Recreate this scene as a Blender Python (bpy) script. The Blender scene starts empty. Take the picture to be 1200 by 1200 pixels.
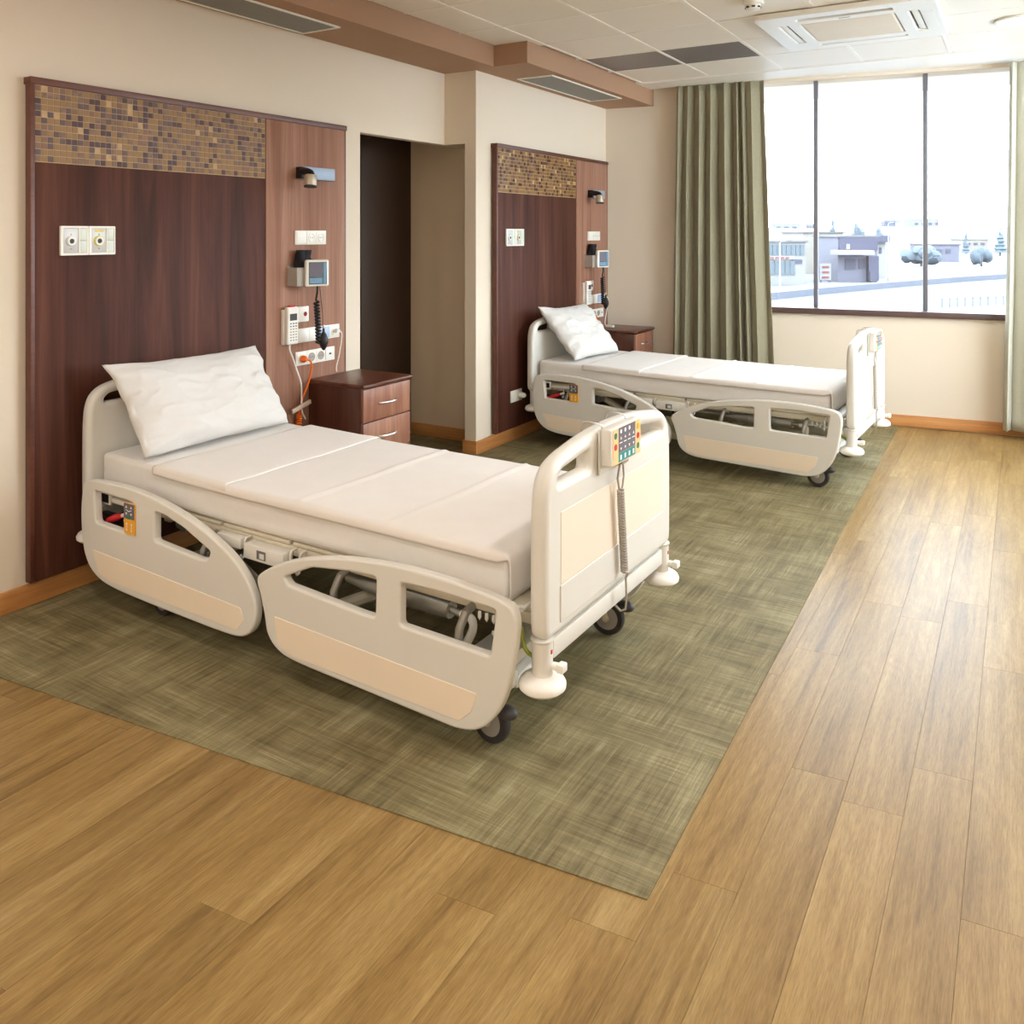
import bpy, bmesh, math, random
from mathutils import Vector, Matrix, noise
random.seed(7)
R = math.radians
sc = bpy.context.scene
COL = sc.collection

# ---------------------------------------------------------------- camera
F, HZ, EYE = 985.0, 273.0, 1.5          # focal length in pixels of a 1200 frame, horizon row, eye height
CAMX, CAMY = 3.414, 0.0
TH = math.atan2(985.0, 1625.0)          # yaw of the view against the room
cd = bpy.data.cameras.new('camera')
cam = bpy.data.objects.new('camera', cd); COL.objects.link(cam)
cam.location = (CAMX, CAMY, EYE)
cam.rotation_euler = (R(90), 0, TH)
cd.sensor_width = 36.0
cd.lens = F / 1200 * 36
cd.shift_y = -(600 - HZ) / 1200
cd.clip_start = 0.05; cd.clip_end = 3000
sc.camera = cam

# ---------------------------------------------------------------- sky, light, exposure
w = bpy.data.worlds.new('sky'); sc.world = w; w.use_nodes = True
bg = w.node_tree.nodes['Background']
bg.inputs[0].default_value = (0.82, 0.91, 1.0, 1)
bg.inputs[1].default_value = 13.0
sc.view_settings.view_transform = 'Standard'
sc.view_settings.look = 'None'
sc.view_settings.gamma = 1.0
sc.view_settings.use_curve_mapping = False
sc.view_settings.exposure = 0.12
sc.cycles.use_denoising = True
sc.cycles.max_bounces = 10
sc.cycles.diffuse_bounces = 6
sc.cycles.glossy_bounces = 4
sc.cycles.transparent_max_bounces = 12
sc.cycles.sample_clamp_indirect = 6.0
sc.cycles.caustics_reflective = False
sc.cycles.caustics_refractive = False

# round ceiling lamps: x, y, watts
LAMPS = [(3.40, 5.69, 12), (3.35, 3.05, 24), (1.15, 0.9, 11), (3.40, 0.7, 7), (4.60, 0.9, 8), (1.15, -1.2, 22), (3.4, -1.2, 22), (4.6, -1.2, 22)]  # first is seen, second follows the bed's shadow, most others are added fill
LAMP_C = (1.0, 0.965, 0.92)

# ---------------------------------------------------------------- pixel helpers (1200 x 1200 frame)
EX = Vector((math.cos(TH), math.sin(TH))); EY = Vector((-math.sin(TH), math.cos(TH)))
def ray(px, py):
    v = EX * ((px - 600) / F) + EY
    return Vector((v.x, v.y, -(py - HZ) / F))
def at_z(px, py, z):
    d = ray(px, py); t = (z - EYE) / d.z
    return Vector((CAMX, CAMY, EYE)) + d * t
def at_depth(px, py, dep):
    return Vector((CAMX, CAMY, EYE)) + ray(px, py) * dep

# ---------------------------------------------------------------- materials
def lin(c):
    o = []
    for v in c[:3]:
        v /= 255.0
        o.append(v / 12.92 if v <= 0.04045 else ((v + 0.055) / 1.055) ** 2.4)
    return (*o, 1.0)
MATS = {}
def new_mat(name):
    m = bpy.data.materials.new(name); m.use_nodes = True; MATS[name] = m
    return m, m.node_tree, m.node_tree.nodes['Principled BSDF']
def nd(nt, t, **kw):
    n = nt.nodes.new(t)
    for k, v in kw.items():
        if k in n.inputs: n.inputs[k].default_value = v
        else: setattr(n, k, v)
    return n
def plain(name, c, rough=0.5, metal=0.0, var=0.03, scale=30, bump=0.0, spec=0.5, sheen=0.0, coat=0.0, bscale=None):
    """painted / moulded surface: a colour with a little mottling and fine relief"""
    m, nt, b = new_mat(name)
    tc = nd(nt, 'ShaderNodeTexCoord')
    n = nd(nt, 'ShaderNodeTexNoise', Scale=scale, Detail=4.0)
    nt.links.new(tc.outputs['Object'], n.inputs['Vector'])
    r = nd(nt, 'ShaderNodeValToRGB')
    l = lin(c)
    r.color_ramp.elements[0].position = 0.25; r.color_ramp.elements[1].position = 0.75
    r.color_ramp.elements[0].color = tuple(max(0, v * (1 - var)) for v in l[:3]) + (1,)
    r.color_ramp.elements[1].color = tuple(min(1, v * (1 + var)) for v in l[:3]) + (1,)
    nt.links.new(n.outputs['Fac'], r.inputs['Fac'])
    nt.links.new(r.outputs['Color'], b.inputs['Base Color'])
    b.inputs['Roughness'].default_value = rough
    b.inputs['Metallic'].default_value = metal
    b.inputs['Specular IOR Level'].default_value = spec
    b.inputs['Sheen Weight'].default_value = sheen
    b.inputs['Coat Weight'].default_value = coat
    if bump:
        n2 = nd(nt, 'ShaderNodeTexNoise', Scale=bscale or scale * 4, Detail=3.0)
        nt.links.new(tc.outputs['Object'], n2.inputs['Vector'])
        bp = nd(nt, 'ShaderNodeBump', Strength=bump, Distance=0.01)
        nt.links.new(n2.outputs['Fac'], bp.inputs['Height'])
        nt.links.new(bp.outputs['Normal'], b.inputs['Normal'])
    return m
def wood(name, cols, axis, across=9.0, along=0.7, rough=0.45, fine=0.18, vary=0.0, dist=0.8, coat=0.0, spec=0.5):
    m, nt, b = new_mat(name)
    tc = nd(nt, 'ShaderNodeTexCoord'); oi = nd(nt, 'ShaderNodeObjectInfo')
    off = nd(nt, 'ShaderNodeVectorMath', operation='SCALE')
    cx = nd(nt, 'ShaderNodeCombineXYZ')
    for i in range(3): nt.links.new(oi.outputs['Random'], cx.inputs[i])
    nt.links.new(cx.outputs[0], off.inputs[0]); off.inputs['Scale'].default_value = 37.0
    add = nd(nt, 'ShaderNodeVectorMath', operation='ADD')
    nt.links.new(tc.outputs['Object'], add.inputs[0]); nt.links.new(off.outputs[0], add.inputs[1])
    def mp(a, l):
        mm = nd(nt, 'ShaderNodeMapping')
        s = [a, a, a]; s['xyz'.index(axis)] = l
        mm.inputs['Scale'].default_value = s
        nt.links.new(add.outputs[0], mm.inputs['Vector']); return mm
    m1 = mp(across, along)
    n1 = nd(nt, 'ShaderNodeTexNoise', Scale=1.0, Detail=7.0, Roughness=0.62, Distortion=dist)
    nt.links.new(m1.outputs[0], n1.inputs['Vector'])
    r = nd(nt, 'ShaderNodeValToRGB'); el = r.color_ramp.elements
    k = len(cols)
    while len(el) < k: el.new(0.5)
    for i, c in enumerate(cols):
        el[i].position = 0.28 + 0.44 * i / (k - 1); el[i].color = lin(c)
    nt.links.new(n1.outputs['Fac'], r.inputs['Fac'])
    m2 = mp(across * 14, along * 4)
    n2 = nd(nt, 'ShaderNodeTexNoise', Scale=1.0, Detail=4.0, Roughness=0.7)
    nt.links.new(m2.outputs[0], n2.inputs['Vector'])
    mr = nd(nt, 'ShaderNodeMapRange'); mr.inputs[1].default_value = 0.3; mr.inputs[2].default_value = 0.7
    mr.inputs[3].default_value = 1 - fine; mr.inputs[4].default_value = 1 + fine * 0.6
    nt.links.new(n2.outputs['Fac'], mr.inputs[0])
    vv = nd(nt, 'ShaderNodeMapRange'); vv.inputs[3].default_value = 1 - vary; vv.inputs[4].default_value = 1 + vary
    nt.links.new(oi.outputs['Random'], vv.inputs[0])
    mul = nd(nt, 'ShaderNodeMath', operation='MULTIPLY')
    nt.links.new(mr.outputs[0], mul.inputs[0]); nt.links.new(vv.outputs[0], mul.inputs[1])
    sca = nd(nt, 'ShaderNodeVectorMath', operation='SCALE')
    nt.links.new(r.outputs['Color'], sca.inputs[0]); nt.links.new(mul.outputs[0], sca.inputs['Scale'])
    nt.links.new(sca.outputs[0], b.inputs['Base Color'])
    b.inputs['Roughness'].default_value = rough
    b.inputs['Coat Weight'].default_value = coat
    b.inputs['Specular IOR Level'].default_value = spec
    bp = nd(nt, 'ShaderNodeBump', Strength=0.08, Distance=0.002)
    nt.links.new(n2.outputs['Fac'], bp.inputs['Height']); nt.links.new(bp.outputs['Normal'], b.inputs['Normal'])
    return m
def glow(name, c, s):
    m, nt, b = new_mat(name)
    b.inputs['Base Color'].default_value = lin(c)
    b.inputs['Emission Color'].default_value = lin(c); b.inputs['Emission Strength'].default_value = s
    return m
def carpet_mat():
    m, nt, b = new_mat('woven_carpet')
    tc = nd(nt, 'ShaderNodeTexCoord')
    def streak(sx, sy, detail=5.0):
        mm = nd(nt, 'ShaderNodeMapping'); mm.inputs['Scale'].default_value = (sx, sy, 1)
        nt.links.new(tc.outputs['Object'], mm.inputs['Vector'])
        n = nd(nt, 'ShaderNodeTexNoise', Scale=1.0, Detail=detail, Roughness=0.65)
        nt.links.new(mm.outputs[0], n.inputs['Vector']); return n.outputs['Fac']
    def mixf(a, c, f=None, fv=0.5):
        x = nd(nt, 'ShaderNodeMix', data_type='FLOAT')
        x.inputs[0].default_value = fv
        if f is not None: nt.links.new(f, x.inputs[0])
        nt.links.new(a, x.inputs[2]); nt.links.new(c, x.inputs[3]); return x.outputs[0]
    fx = mixf(mixf(streak(6, 260), streak(2.4, 75)), streak(1.6, 16), None, 0.30)
    fy = mixf(mixf(streak(260, 6), streak(75, 2.4)), streak(16, 1.6), None, 0.30)
    patch = nd(nt, 'ShaderNodeTexNoise', Scale=4.0, Detail=2.0)
    nt.links.new(tc.outputs['Object'], patch.inputs['Vector'])
    pr = nd(nt, 'ShaderNodeMapRange'); pr.inputs[1].default_value = 0.42; pr.inputs[2].default_value = 0.58
    pr.inputs[3].default_value = 0.22; pr.inputs[4].default_value = 0.78
    nt.links.new(patch.outputs['Fac'], pr.inputs[0])
    weave = mixf(fx, fy, pr.outputs[0])
    cloud = streak(3.4, 3.4, 6.0)
    tot = mixf(weave, cloud, None, 0.22)
    r = nd(nt, 'ShaderNodeValToRGB'); el = r.color_ramp.elements
    for _ in range(2): el.new(0.5)
    for i, (p, c) in enumerate([(0.385, (70, 61, 39)), (0.465, (108, 97, 66)), (0.525, (134, 124, 90)), (0.61, (170, 163, 129))]):
        el[i].position = p; el[i].color = lin(c)
    nt.links.new(tot, r.inputs['Fac']); nt.links.new(r.outputs['Color'], b.inputs['Base Color'])
    b.inputs['Roughness'].default_value = 0.62
    b.inputs['Specular IOR Level'].default_value = 0.35
    bp = nd(nt, 'ShaderNodeBump', Strength=0.25, Distance=0.003)
    nt.links.new(weave, bp.inputs['Height']); nt.links.new(bp.outputs['Normal'], b.inputs['Normal'])
    return m
def glass_mat():
    m = bpy.data.materials.new('window_glass'); m.use_nodes = True; nt = m.node_tree; nt.nodes.clear()
    o = nd(nt, 'ShaderNodeOutputMaterial'); mx = nd(nt, 'ShaderNodeMixShader'); mx.inputs[0].default_value = 0.06
    t = nd(nt, 'ShaderNodeBsdfTransparent'); t.inputs[0].default_value = (0.97, 0.985, 0.98, 1)
    g = nd(nt, 'ShaderNodeBsdfGlossy'); g.inputs['Roughness'].default_value = 0.02
    nt.links.new(t.outputs[0], mx.inputs[1]); nt.links.new(g.outputs[0], mx.inputs[2]); nt.links.new(mx.outputs[0], o.inputs[0])
    return m

WALL = plain('wall_paint', (226, 213, 194), 0.85, var=0.012, scale=3, bump=0.02, bscale=180)
BROWNP = plain('brown_soffit_paint', (166, 131, 104), 0.8, var=0.015, scale=3)
CEILM = plain('enamelled_ceiling_tile', (240, 233, 220), 0.42, var=0.01, scale=4)
CEILBAR = plain('ceiling_bar_white', (245, 240, 230), 0.4, var=0.01)
CEILDARK = plain('dark_ceiling_panel', (118, 112, 112), 0.35, var=0.03, scale=60)
VENT = plain('grey_vent_mesh', (128, 126, 120), 0.55, var=0.08, scale=300)
WALNUT = wood('walnut_laminate', [(46, 21, 14), (71, 37, 26), (87, 49, 37), (106, 66, 51)], 'z', 9, 0.55, 0.6, spec=0.25)
WALEDGE = wood('walnut_edge_band', [(82, 42, 30), (108, 62, 46)], 'y', 9, 0.6, 0.4)
LIGHTW = wood('light_walnut_laminate', [(128, 88, 68), (148, 106, 86), (162, 121, 101), (178, 138, 117)], 'z', 10, 0.5, 0.6, spec=0.25)
CABW = wood('cabinet_front_laminate', [(112, 68, 52), (142, 92, 72), (164, 116, 92), (180, 134, 108)], 'z', 9, 0.6, 0.38)
CABD = wood('cabinet_dark_laminate', [(62, 30, 20), (86, 46, 32), (102, 60, 44)], 'z', 9, 0.6, 0.35)
CABT = wood('cabinet_top_laminate', [(70, 36, 24), (98, 56, 40), (116, 72, 54)], 'y', 9, 0.6, 0.32)
BASEW = wood('baseboard_wood', [(172, 112, 58), (194, 134, 76), (206, 148, 90)], 'y', 8, 0.8, 0.45)
BASEWX = wood('baseboard_wood_cross', [(182, 120, 66), (204, 142, 84), (214, 156, 98)], 'x', 8, 0.8, 0.45)
def oak_mat():
    m, nt, b = new_mat('oak_plank')
    tc = nd(nt, 'ShaderNodeTexCoord'); oi = nd(nt, 'ShaderNodeObjectInfo')
    cx = nd(nt, 'ShaderNodeCombineXYZ')
    for i, k in enumerate((17.0, 41.0, 9.0)):
        ml = nd(nt, 'ShaderNodeMath', operation='MULTIPLY'); ml.inputs[1].default_value = k
        nt.links.new(oi.outputs['Random'], ml.inputs[0]); nt.links.new(ml.outputs[0], cx.inputs[i])
    add = nd(nt, 'ShaderNodeVectorMath', operation='ADD')
    nt.links.new(tc.outputs['Object'], add.inputs[0]); nt.links.new(cx.outputs[0], add.inputs[1])
    def nz_(sx, sy, det, rough=0.6, dist=0.0):
        mm = nd(nt, 'ShaderNodeMapping'); mm.inputs['Scale'].default_value = (sx, sy, 1)
        nt.links.new(add.outputs[0], mm.inputs['Vector'])
        n = nd(nt, 'ShaderNodeTexNoise', Scale=1.0, Detail=det, Roughness=rough, Distortion=dist)
        nt.links.new(mm.outputs[0], n.inputs['Vector']); return n.outputs['Fac']
    def rng(v, a0, a1, b0, b1):
        r = nd(nt, 'ShaderNodeMapRange'); r.inputs[1].default_value = a0; r.inputs[2].default_value = a1; r.inputs[3].default_value = b0; r.inputs[4].default_value = b1
        nt.links.new(v, r.inputs[0]); return r.outputs[0]
    def mth(op, u, v):
        x = nd(nt, 'ShaderNodeMath', operation=op)
        for i, q in enumerate((u, v)):
            if isinstance(q, (int, float)): x.inputs[i].default_value = q
            else: nt.links.new(q, x.inputs[i])
        return x.outputs[0]
    broad = nz_(9, 0.8, 4.0, 0.6, 0.3)                       # broad streaks along the plank
    figure = mth('FRACT', mth('MULTIPLY', nz_(5.0, 0.9, 2.0, 0.45, 0.3), 13.0), 0.0)   # growth-ring figure
    figure = rng(mth('ABSOLUTE', mth('SUBTRACT', figure, 0.5), 0.0), 0.0, 0.5, 0.0, 1.0)
    streak = nz_(70, 2.2, 4.0, 0.7)
    pores = nz_(330, 26, 2.0, 0.6)
    tone = mth('ADD', mth('MULTIPLY', broad, 0.55), mth('ADD', mth('MULTIPLY', figure, 0.05), mth('MULTIPLY', streak, 0.40)))
    r = nd(nt, 'ShaderNodeValToRGB'); el = r.color_ramp.elements
    for _ in range(2): el.new(0.5)
    for i, (p, c) in enumerate([(0.34, (112, 85, 48)), (0.45, (139, 110, 64)), (0.54, (152, 123, 75)), (0.68, (172, 145, 96))]):
        el[i].position = p; el[i].color = lin(c)
    nt.links.new(tone, r.inputs['Fac'])
    k = mth('MULTIPLY', rng(pores, 0.32, 0.62, 0.80, 1.06), rng(oi.outputs['Random'], 0, 1, 0.93, 1.07))
    sca = nd(nt, 'ShaderNodeVectorMath', operation='SCALE')
    nt.links.new(r.outputs['Color'], sca.inputs[0]); nt.links.new(k, sca.inputs['Scale'])
    nt.links.new(sca.outputs[0], b.inputs['Base Color'])
    b.inputs['Roughness'].default_value = 0.37; b.inputs['Specular IOR Level'].default_value = 0.36
    bp = nd(nt, 'ShaderNodeBump', Strength=0.05, Distance=0.002)
    nt.links.new(pores, bp.inputs['Height']); nt.links.new(bp.outputs['Normal'], b.inputs['Normal'])
    return m
OAK = oak_mat()
CARPET = carpet_mat()
BEDP = plain('cream_bed_plastic', (224, 222, 215), 0.38, var=0.012, scale=8)
PEACH = plain('peach_inlay', (243, 228, 207), 0.42, var=0.015, scale=8)
IVORY = plain('ivory_inlay', (240, 226, 208), 0.42, var=0.01, scale=8)
FRAMEP = plain('powder_coated_frame', (206, 198, 178), 0.45, var=0.02)
GREYMET = plain('grey_metal', (150, 148, 140), 0.35, metal=0.6, var=0.04)
STEEL = plain('brushed_steel', (205, 205, 205), 0.28, metal=1.0, var=0.05, scale=80)
WHITEP = plain('white_plastic', (238, 236, 228), 0.35, var=0.01)
BUMPW = plain('white_bumper', (240, 238, 232), 0.4, var=0.01)
DARKG = plain('dark_grey_plastic', (62, 58, 60), 0.5, var=0.06)
RUBBER = plain('tyre_rubber', (50, 46, 48), 0.55, var=0.08)
HUBG = plain('hub_grey', (156, 152, 148), 0.4, var=0.03)
BLACK = plain('black_plastic', (24, 22, 24), 0.45, var=0.1)
BLACKF = plain('black_fabric', (26, 24, 30), 0.85, var=0.2, bump=0.3)
SHEET = plain('white_sheet', (230, 227, 223), 0.9, var=0.015, scale=40, bump=0.06, bscale=500, sheen=0.1)
BLANKET = plain('cream_blanket', (231, 226, 221), 0.92, var=0.015, scale=12, bump=0.05, bscale=450, sheen=0.15)
PILLOWM = plain('pillow_cotton', (214, 212, 209), 0.92, var=0.012, scale=30, bump=0.08, bscale=90, sheen=0.1)
CURTAIN = plain('olive_curtain', (146, 139, 114), 0.82, var=0.06, scale=60, bump=0.1, bscale=600, sheen=0.15)
CURTLIGHT = plain('pale_grey_curtain', (186, 184, 168), 0.82, var=0.04, scale=60, bump=0.1, bscale=600, sheen=0.15)
MULL = plain('grey_window_frame', (112, 110, 116), 0.45, var=0.03)
SILL = plain('dark_brown_sill', (84, 62, 58), 0.45, var=0.05)
GLASS = glass_mat()
DOORA = plain('dark_olive_door', (40, 29, 14), 0.6, var=0.03)
DOORB = plain('dark_brown_door', (52, 32, 14), 0.6, var=0.03)
ALCW = plain('alcove_paint', (226, 204, 176), 0.85, var=0.012, scale=3)
YEL = plain('yellow_ring', (214, 196, 84), 0.45, var=0.03)
PALEG = plain('pale_outlet_cover', (214, 222, 212), 0.35, var=0.02)
SILV = plain('silver_plate', (196, 196, 194), 0.38, metal=0.2, var=0.05)
ORANGE = plain('orange_rubber', (232, 112, 24), 0.5, var=0.04)
RED = plain('red_plastic', (200, 30, 44), 0.4, var=0.04)
TEAL = plain('teal_print', (30, 142, 142), 0.4, var=0.02)
GREENP = plain('green_print', (40, 120, 90), 0.4, var=0.02)
AMBER = plain('amber_print', (240, 172, 44), 0.4, var=0.02)
PALEOR = plain('pale_orange_print', (246, 206, 150), 0.4, var=0.02)
SLATE = plain('slate_print', (104, 100, 114), 0.4, var=0.02)
PRINTW = plain('white_print', (250, 250, 248), 0.4, var=0.0)
BLUEGL = plain('translucent_blue_cover', (170, 190, 222), 0.25, var=0.03)
GREYP = plain('grey_plastic_bin', (168, 160, 150), 0.5, var=0.03)
SCREEN = plain('display_glass', (96, 116, 122), 0.12, var=0.25, scale=40)
SCREENB = plain('display_blue', (120, 158, 190), 0.15, var=0.1, scale=60)
TAPE = plain('clear_tape', (206, 184, 166), 0.35, var=0.03)
GREYBLUE = plain('blue_grey_metal', (150, 166, 186), 0.4, metal=0.15, var=0.02)
LAMPGL = glow('lamp_diffuser', (255, 246, 230), 9.0)
GROUT = plain('mosaic_grout', (196, 172, 128), 0.8, var=0.04)
TILES = [plain('mosaic_' + n, c, 0.42, var=v, scale=60, spec=0.3) for n, c, v in [
    ('ochre', (140, 104, 58), 0.10), ('brown', (122, 86, 60), 0.12), ('maroon', (66, 26, 22), 0.2),
    ('marble', (124, 92, 70), 0.45), ('beige', (186, 152, 108), 0.15), ('umber', (88, 62, 54), 0.3)]]

# ---------------------------------------------------------------- mesh helpers
def obj(name, data, mat=None, parent=None, smooth=True, label=None, ang=38):
    """link a bmesh or mesh as ONE object"""
    if isinstance(data, bmesh.types.BMesh):
        bmesh.ops.recalc_face_normals(data, faces=data.faces)
        me = bpy.data.meshes.new(name); data.to_mesh(me); data.free()
    else: me = data
    if mat is not None:
        mats = mat if isinstance(mat, (list, tuple)) else [mat]
        if len(me.materials) == 0:
            for m_ in mats: me.materials.append(m_)
        else: me.materials[0] = mats[0]
    if smooth and len(me.polygons):
        me.polygons.foreach_set('use_smooth', [True] * len(me.polygons))
        me.set_sharp_from_angle(angle=R(ang))
    o = bpy.data.objects.new(name, me); COL.objects.link(o)
    if parent is not None: o.parent = parent
    if label: o['label'] = label
    return o
def tag(o, label, cat, group=None):
    o['label'] = label; o['category'] = cat
    if group: o['group'] = group
    return o
def thing(name, label, cat, loc=(0, 0, 0), rz=0.0, group=None):
    o = bpy.data.objects.new(name, None); COL.objects.link(o)
    o.location = loc; o.rotation_euler = (0, 0, rz); o.empty_display_size = 0.1
    return tag(o, label, cat, group)
def struct(o):
    o['kind'] = 'structure'; return o
def BM(): return bmesh.new()
def box(bm, lo, hi, bev=0.0, seg=2, mi=0):
    vs = [bm.verts.new((x, y, z)) for x in (lo[0], hi[0]) for y in (lo[1], hi[1]) for z in (lo[2], hi[2])]
    fs = [bm.faces.new([vs[i] for i in q]) for q in ((0, 1, 3, 2), (4, 6, 7, 5), (0, 4, 5, 1), (2, 3, 7, 6), (0, 2, 6, 4), (1, 5, 7, 3))]
    for f_ in fs: f_.material_index = mi
    if bev > 0:
        es = list({e for f_ in fs for e in f_.edges})
        r = bmesh.ops.bevel(bm, geom=es, offset=bev, segments=seg, profile=0.5, affect='EDGES', clamp_overlap=True)
        for f_ in r['faces']: f_.material_index = mi
    return bm
def bx(lo, hi, bev=0.0, seg=2): return box(BM(), lo, hi, bev, seg)
def frame_of(d):
    d = d.normalized(); a = Vector((0, 0, 1)) if abs(d.z) < 0.95 else Vector((1, 0, 0))
    u = d.cross(a).normalized(); return u, d.cross(u).normalized()
def tube(bm, pts, r, n=10, caps=True, rads=None, mi=0):
    pts = [Vector(p) for p in pts]; rings = []; u = None
    for i, p in enumerate(pts):
        d = (pts[min(i + 1, len(pts) - 1)] - pts[max(i - 1, 0)])
        if d.length < 1e-9: d = Vector((0, 0, 1))
        d.normalize()
        if u is None: u, v = frame_of(d)
        else:
            u = (u - d * u.dot(d))
            if u.length < 1e-6: u, v = frame_of(d)
            u.normalize(); v = d.cross(u).normalized()
        rr = rads[i] if rads else r
        rings.append([bm.verts.new(p + (u * math.cos(2 * math.pi * k / n) + v * math.sin(2 * math.pi * k / n)) * rr) for k in range(n)])
    for a, b_ in zip(rings, rings[1:]):
        for k in range(n):
            f_ = bm.faces.new((a[k], a[(k + 1) % n], b_[(k + 1) % n], b_[k])); f_.material_index = mi
    if caps:
        for q in (rings[0], rings[-1]):
            f_ = bm.faces.new(q); f_.material_index = mi
    return bm
def lathe(bm, prof, c=(0, 0, 0), axis=(0, 0, 1), n=24, mi=0):
    """prof: list of (radius, height along the axis)"""
    c = Vector(c); d = Vector(axis).normalized(); u, v = frame_of(d); rings = []
    for r, h in prof:
        if r < 1e-6: rings.append([bm.verts.new(c + d * h)])
        else: rings.append([bm.verts.new(c + d * h + (u * math.cos(2 * math.pi * k / n) + v * math.sin(2 * math.pi * k / n)) * r) for k in range(n)])
    for a, b_ in zip(rings, rings[1:]):
        for k in range(n):
            k2 = (k + 1) % n
            if len(a) == 1 and len(b_) == 1: continue
            if len(a) == 1: f_ = bm.faces.new((a[0], b_[k2], b_[k]))
            elif len(b_) == 1: f_ = bm.faces.new((a[k], a[k2], b_[0]))
            else: f_ = bm.faces.new((a[k], a[k2], b_[k2], b_[k]))
            f_.material_index = mi
    for q in (rings[0], rings[-1]):
        if len(q) > 2:
            f_ = bm.faces.new(q); f_.material_index = mi
    return bm
def catmull(pts, n=5, closed=True):
    o = []; k = len(pts)
    for i in range(k if closed else k - 1):
        if closed: p = [pts[(i + j) % k] for j in (-1, 0, 1, 2)]
        else: p = [pts[min(max(i + j, 0), k - 1)] for j in (-1, 0, 1, 2)]
        for s in range(n):
            t = s / n
            o.append(tuple(0.5 * (2 * b_ + (c - a) * t + (2 * a - 5 * b_ + 4 * c - d) * t * t + (3 * b_ - a - 3 * c + d) * t ** 3)
                           for a, b_, c, d in zip(*p)))
    if not closed: o.append(tuple(pts[-1]))
    return o
def rpoly(pts, r, n=4):
    """polygon with rounded corners"""
    o = []; k = len(pts)
    for i in range(k):
        p = Vector(pts[i]); a = Vector(pts[i - 1]); b_ = Vector(pts[(i + 1) % k])
        rr = min(r, (a - p).length * 0.45, (b_ - p).length * 0.45)
        s = p + (a - p).normalized() * rr; e = p + (b_ - p).normalized() * rr
        for j in range(n + 1):
            t = j / n
            o.append(tuple(s * (1 - t) ** 2 + p * 2 * t * (1 - t) + e * t * t))
    return o
def plate(loops, thick, bev, ax='xz', pos=0.0, res=2):
    """a plate with rounded rim cut from 2D loops (first the outline, then holes), laid in the xz or yz plane"""
    cu = bpy.data.curves.new('plate', 'CURVE'); cu.dimensions = '2D'; cu.fill_mode = 'BOTH'
    cu.extrude = max(thick / 2 - bev, 0.0002); cu.bevel_depth = bev; cu.bevel_resolution = res; cu.offset = -bev
    for lp in loops:
        s = cu.splines.new('POLY'); s.points.add(len(lp) - 1); s.use_cyclic_u = True
        for i, (a, b_) in enumerate(lp): s.points[i].co = (a, b_, 0, 1)
    o = bpy.data.objects.new('plate', cu); COL.objects.link(o)
    bpy.context.view_layer.update()
    me = bpy.data.meshes.new_from_object(o.evaluated_get(bpy.context.evaluated_depsgraph_get()))
    bpy.data.objects.remove(o); bpy.data.curves.remove(cu)
    if ax == 'xz': M_ = Matrix(((1, 0, 0, 0), (0, 0, -1, pos), (0, 1, 0, 0), (0, 0, 0, 1)))
    else: M_ = Matrix(((0, 0, 1, pos), (1, 0, 0, 0), (0, 1, 0, 0), (0, 0, 0, 1)))
    me.transform(M_); me.update()
    return me
def rect(a0, b0, a1, b1): return [(a0, b0), (a1, b0), (a1, b1), (a0, b1)]
def soft_box(lo, hi, r, seg, fn=None):
    """rounded block with a fine grid; fn moves every vertex"""
    def ax(a, b_, n):
        c = [a + r * (1 - math.cos(t * math.pi / 8)) for t in range(0, 4)] + [a + r + (b_ - a - 2 * r) * i / n for i in range(n + 1)]
        return c + [b_ - r * (1 - math.cos(t * math.pi / 8)) for t in (3, 2, 1, 0)]
    A = [ax(lo[i], hi[i], seg[i]) for i in range(3)]
    bm = BM(); cache = {}
    def V(i, j, k):
        if (i, j, k) not in cache:
            p = Vector((A[0][i], A[1][j], A[2][k]))
            q = Vector([min(max(p[m_], lo[m_] + r), hi[m_] - r) for m_ in range(3)])
            d = p - q
            if d.length > 1e-9: p = q + d.normalized() * r
            if fn: p = fn(p)
            cache[(i, j, k)] = bm.verts.new(p)
        return cache[(i, j, k)]
    nx, ny, nz = (len(a) - 1 for a in A)
    for i in range(nx):
        for j in range(ny):
            for k in (0, nz): bm.faces.new((V(i, j, k), V(i + 1, j, k), V(i + 1, j + 1, k), V(i, j + 1, k)))
    for i in range(nx):
        for k in range(nz):
            for j in (0, ny): bm.faces.new((V(i, j, k), V(i + 1, j, k), V(i + 1, j, k + 1), V(i, j, k + 1)))
    for j in range(ny):
        for k in range(nz):
            for i in (0, nx): bm.faces.new((V(i, j, k), V(i, j + 1, k), V(i, j + 1, k + 1), V(i, j, k + 1)))
    return bm
def grid(nu, nv, fn):
    bm = BM(); vs = [[bm.verts.new(fn(i / nu, j / nv)) for j in range(nv + 1)] for i in range(nu + 1)]
    for i in range(nu):
        for j in range(nv): bm.faces.new((vs[i][j], vs[i + 1][j], vs[i + 1][j + 1], vs[i][j + 1]))
    return bm
def thicken(o, t, off=0.0):
    m_ = o.modifiers.new('thickness', 'SOLIDIFY'); m_.thickness = t; m_.offset = off
    return o
def copy_tree(o, parent=None):
    c = o.copy(); COL.objects.link(c); c.parent = parent
    for ch in list(o.children): copy_tree(ch, c)
    return c
nz = lambda x, y, z=0.0: noise.noise(Vector((x, y, z)))

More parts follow.
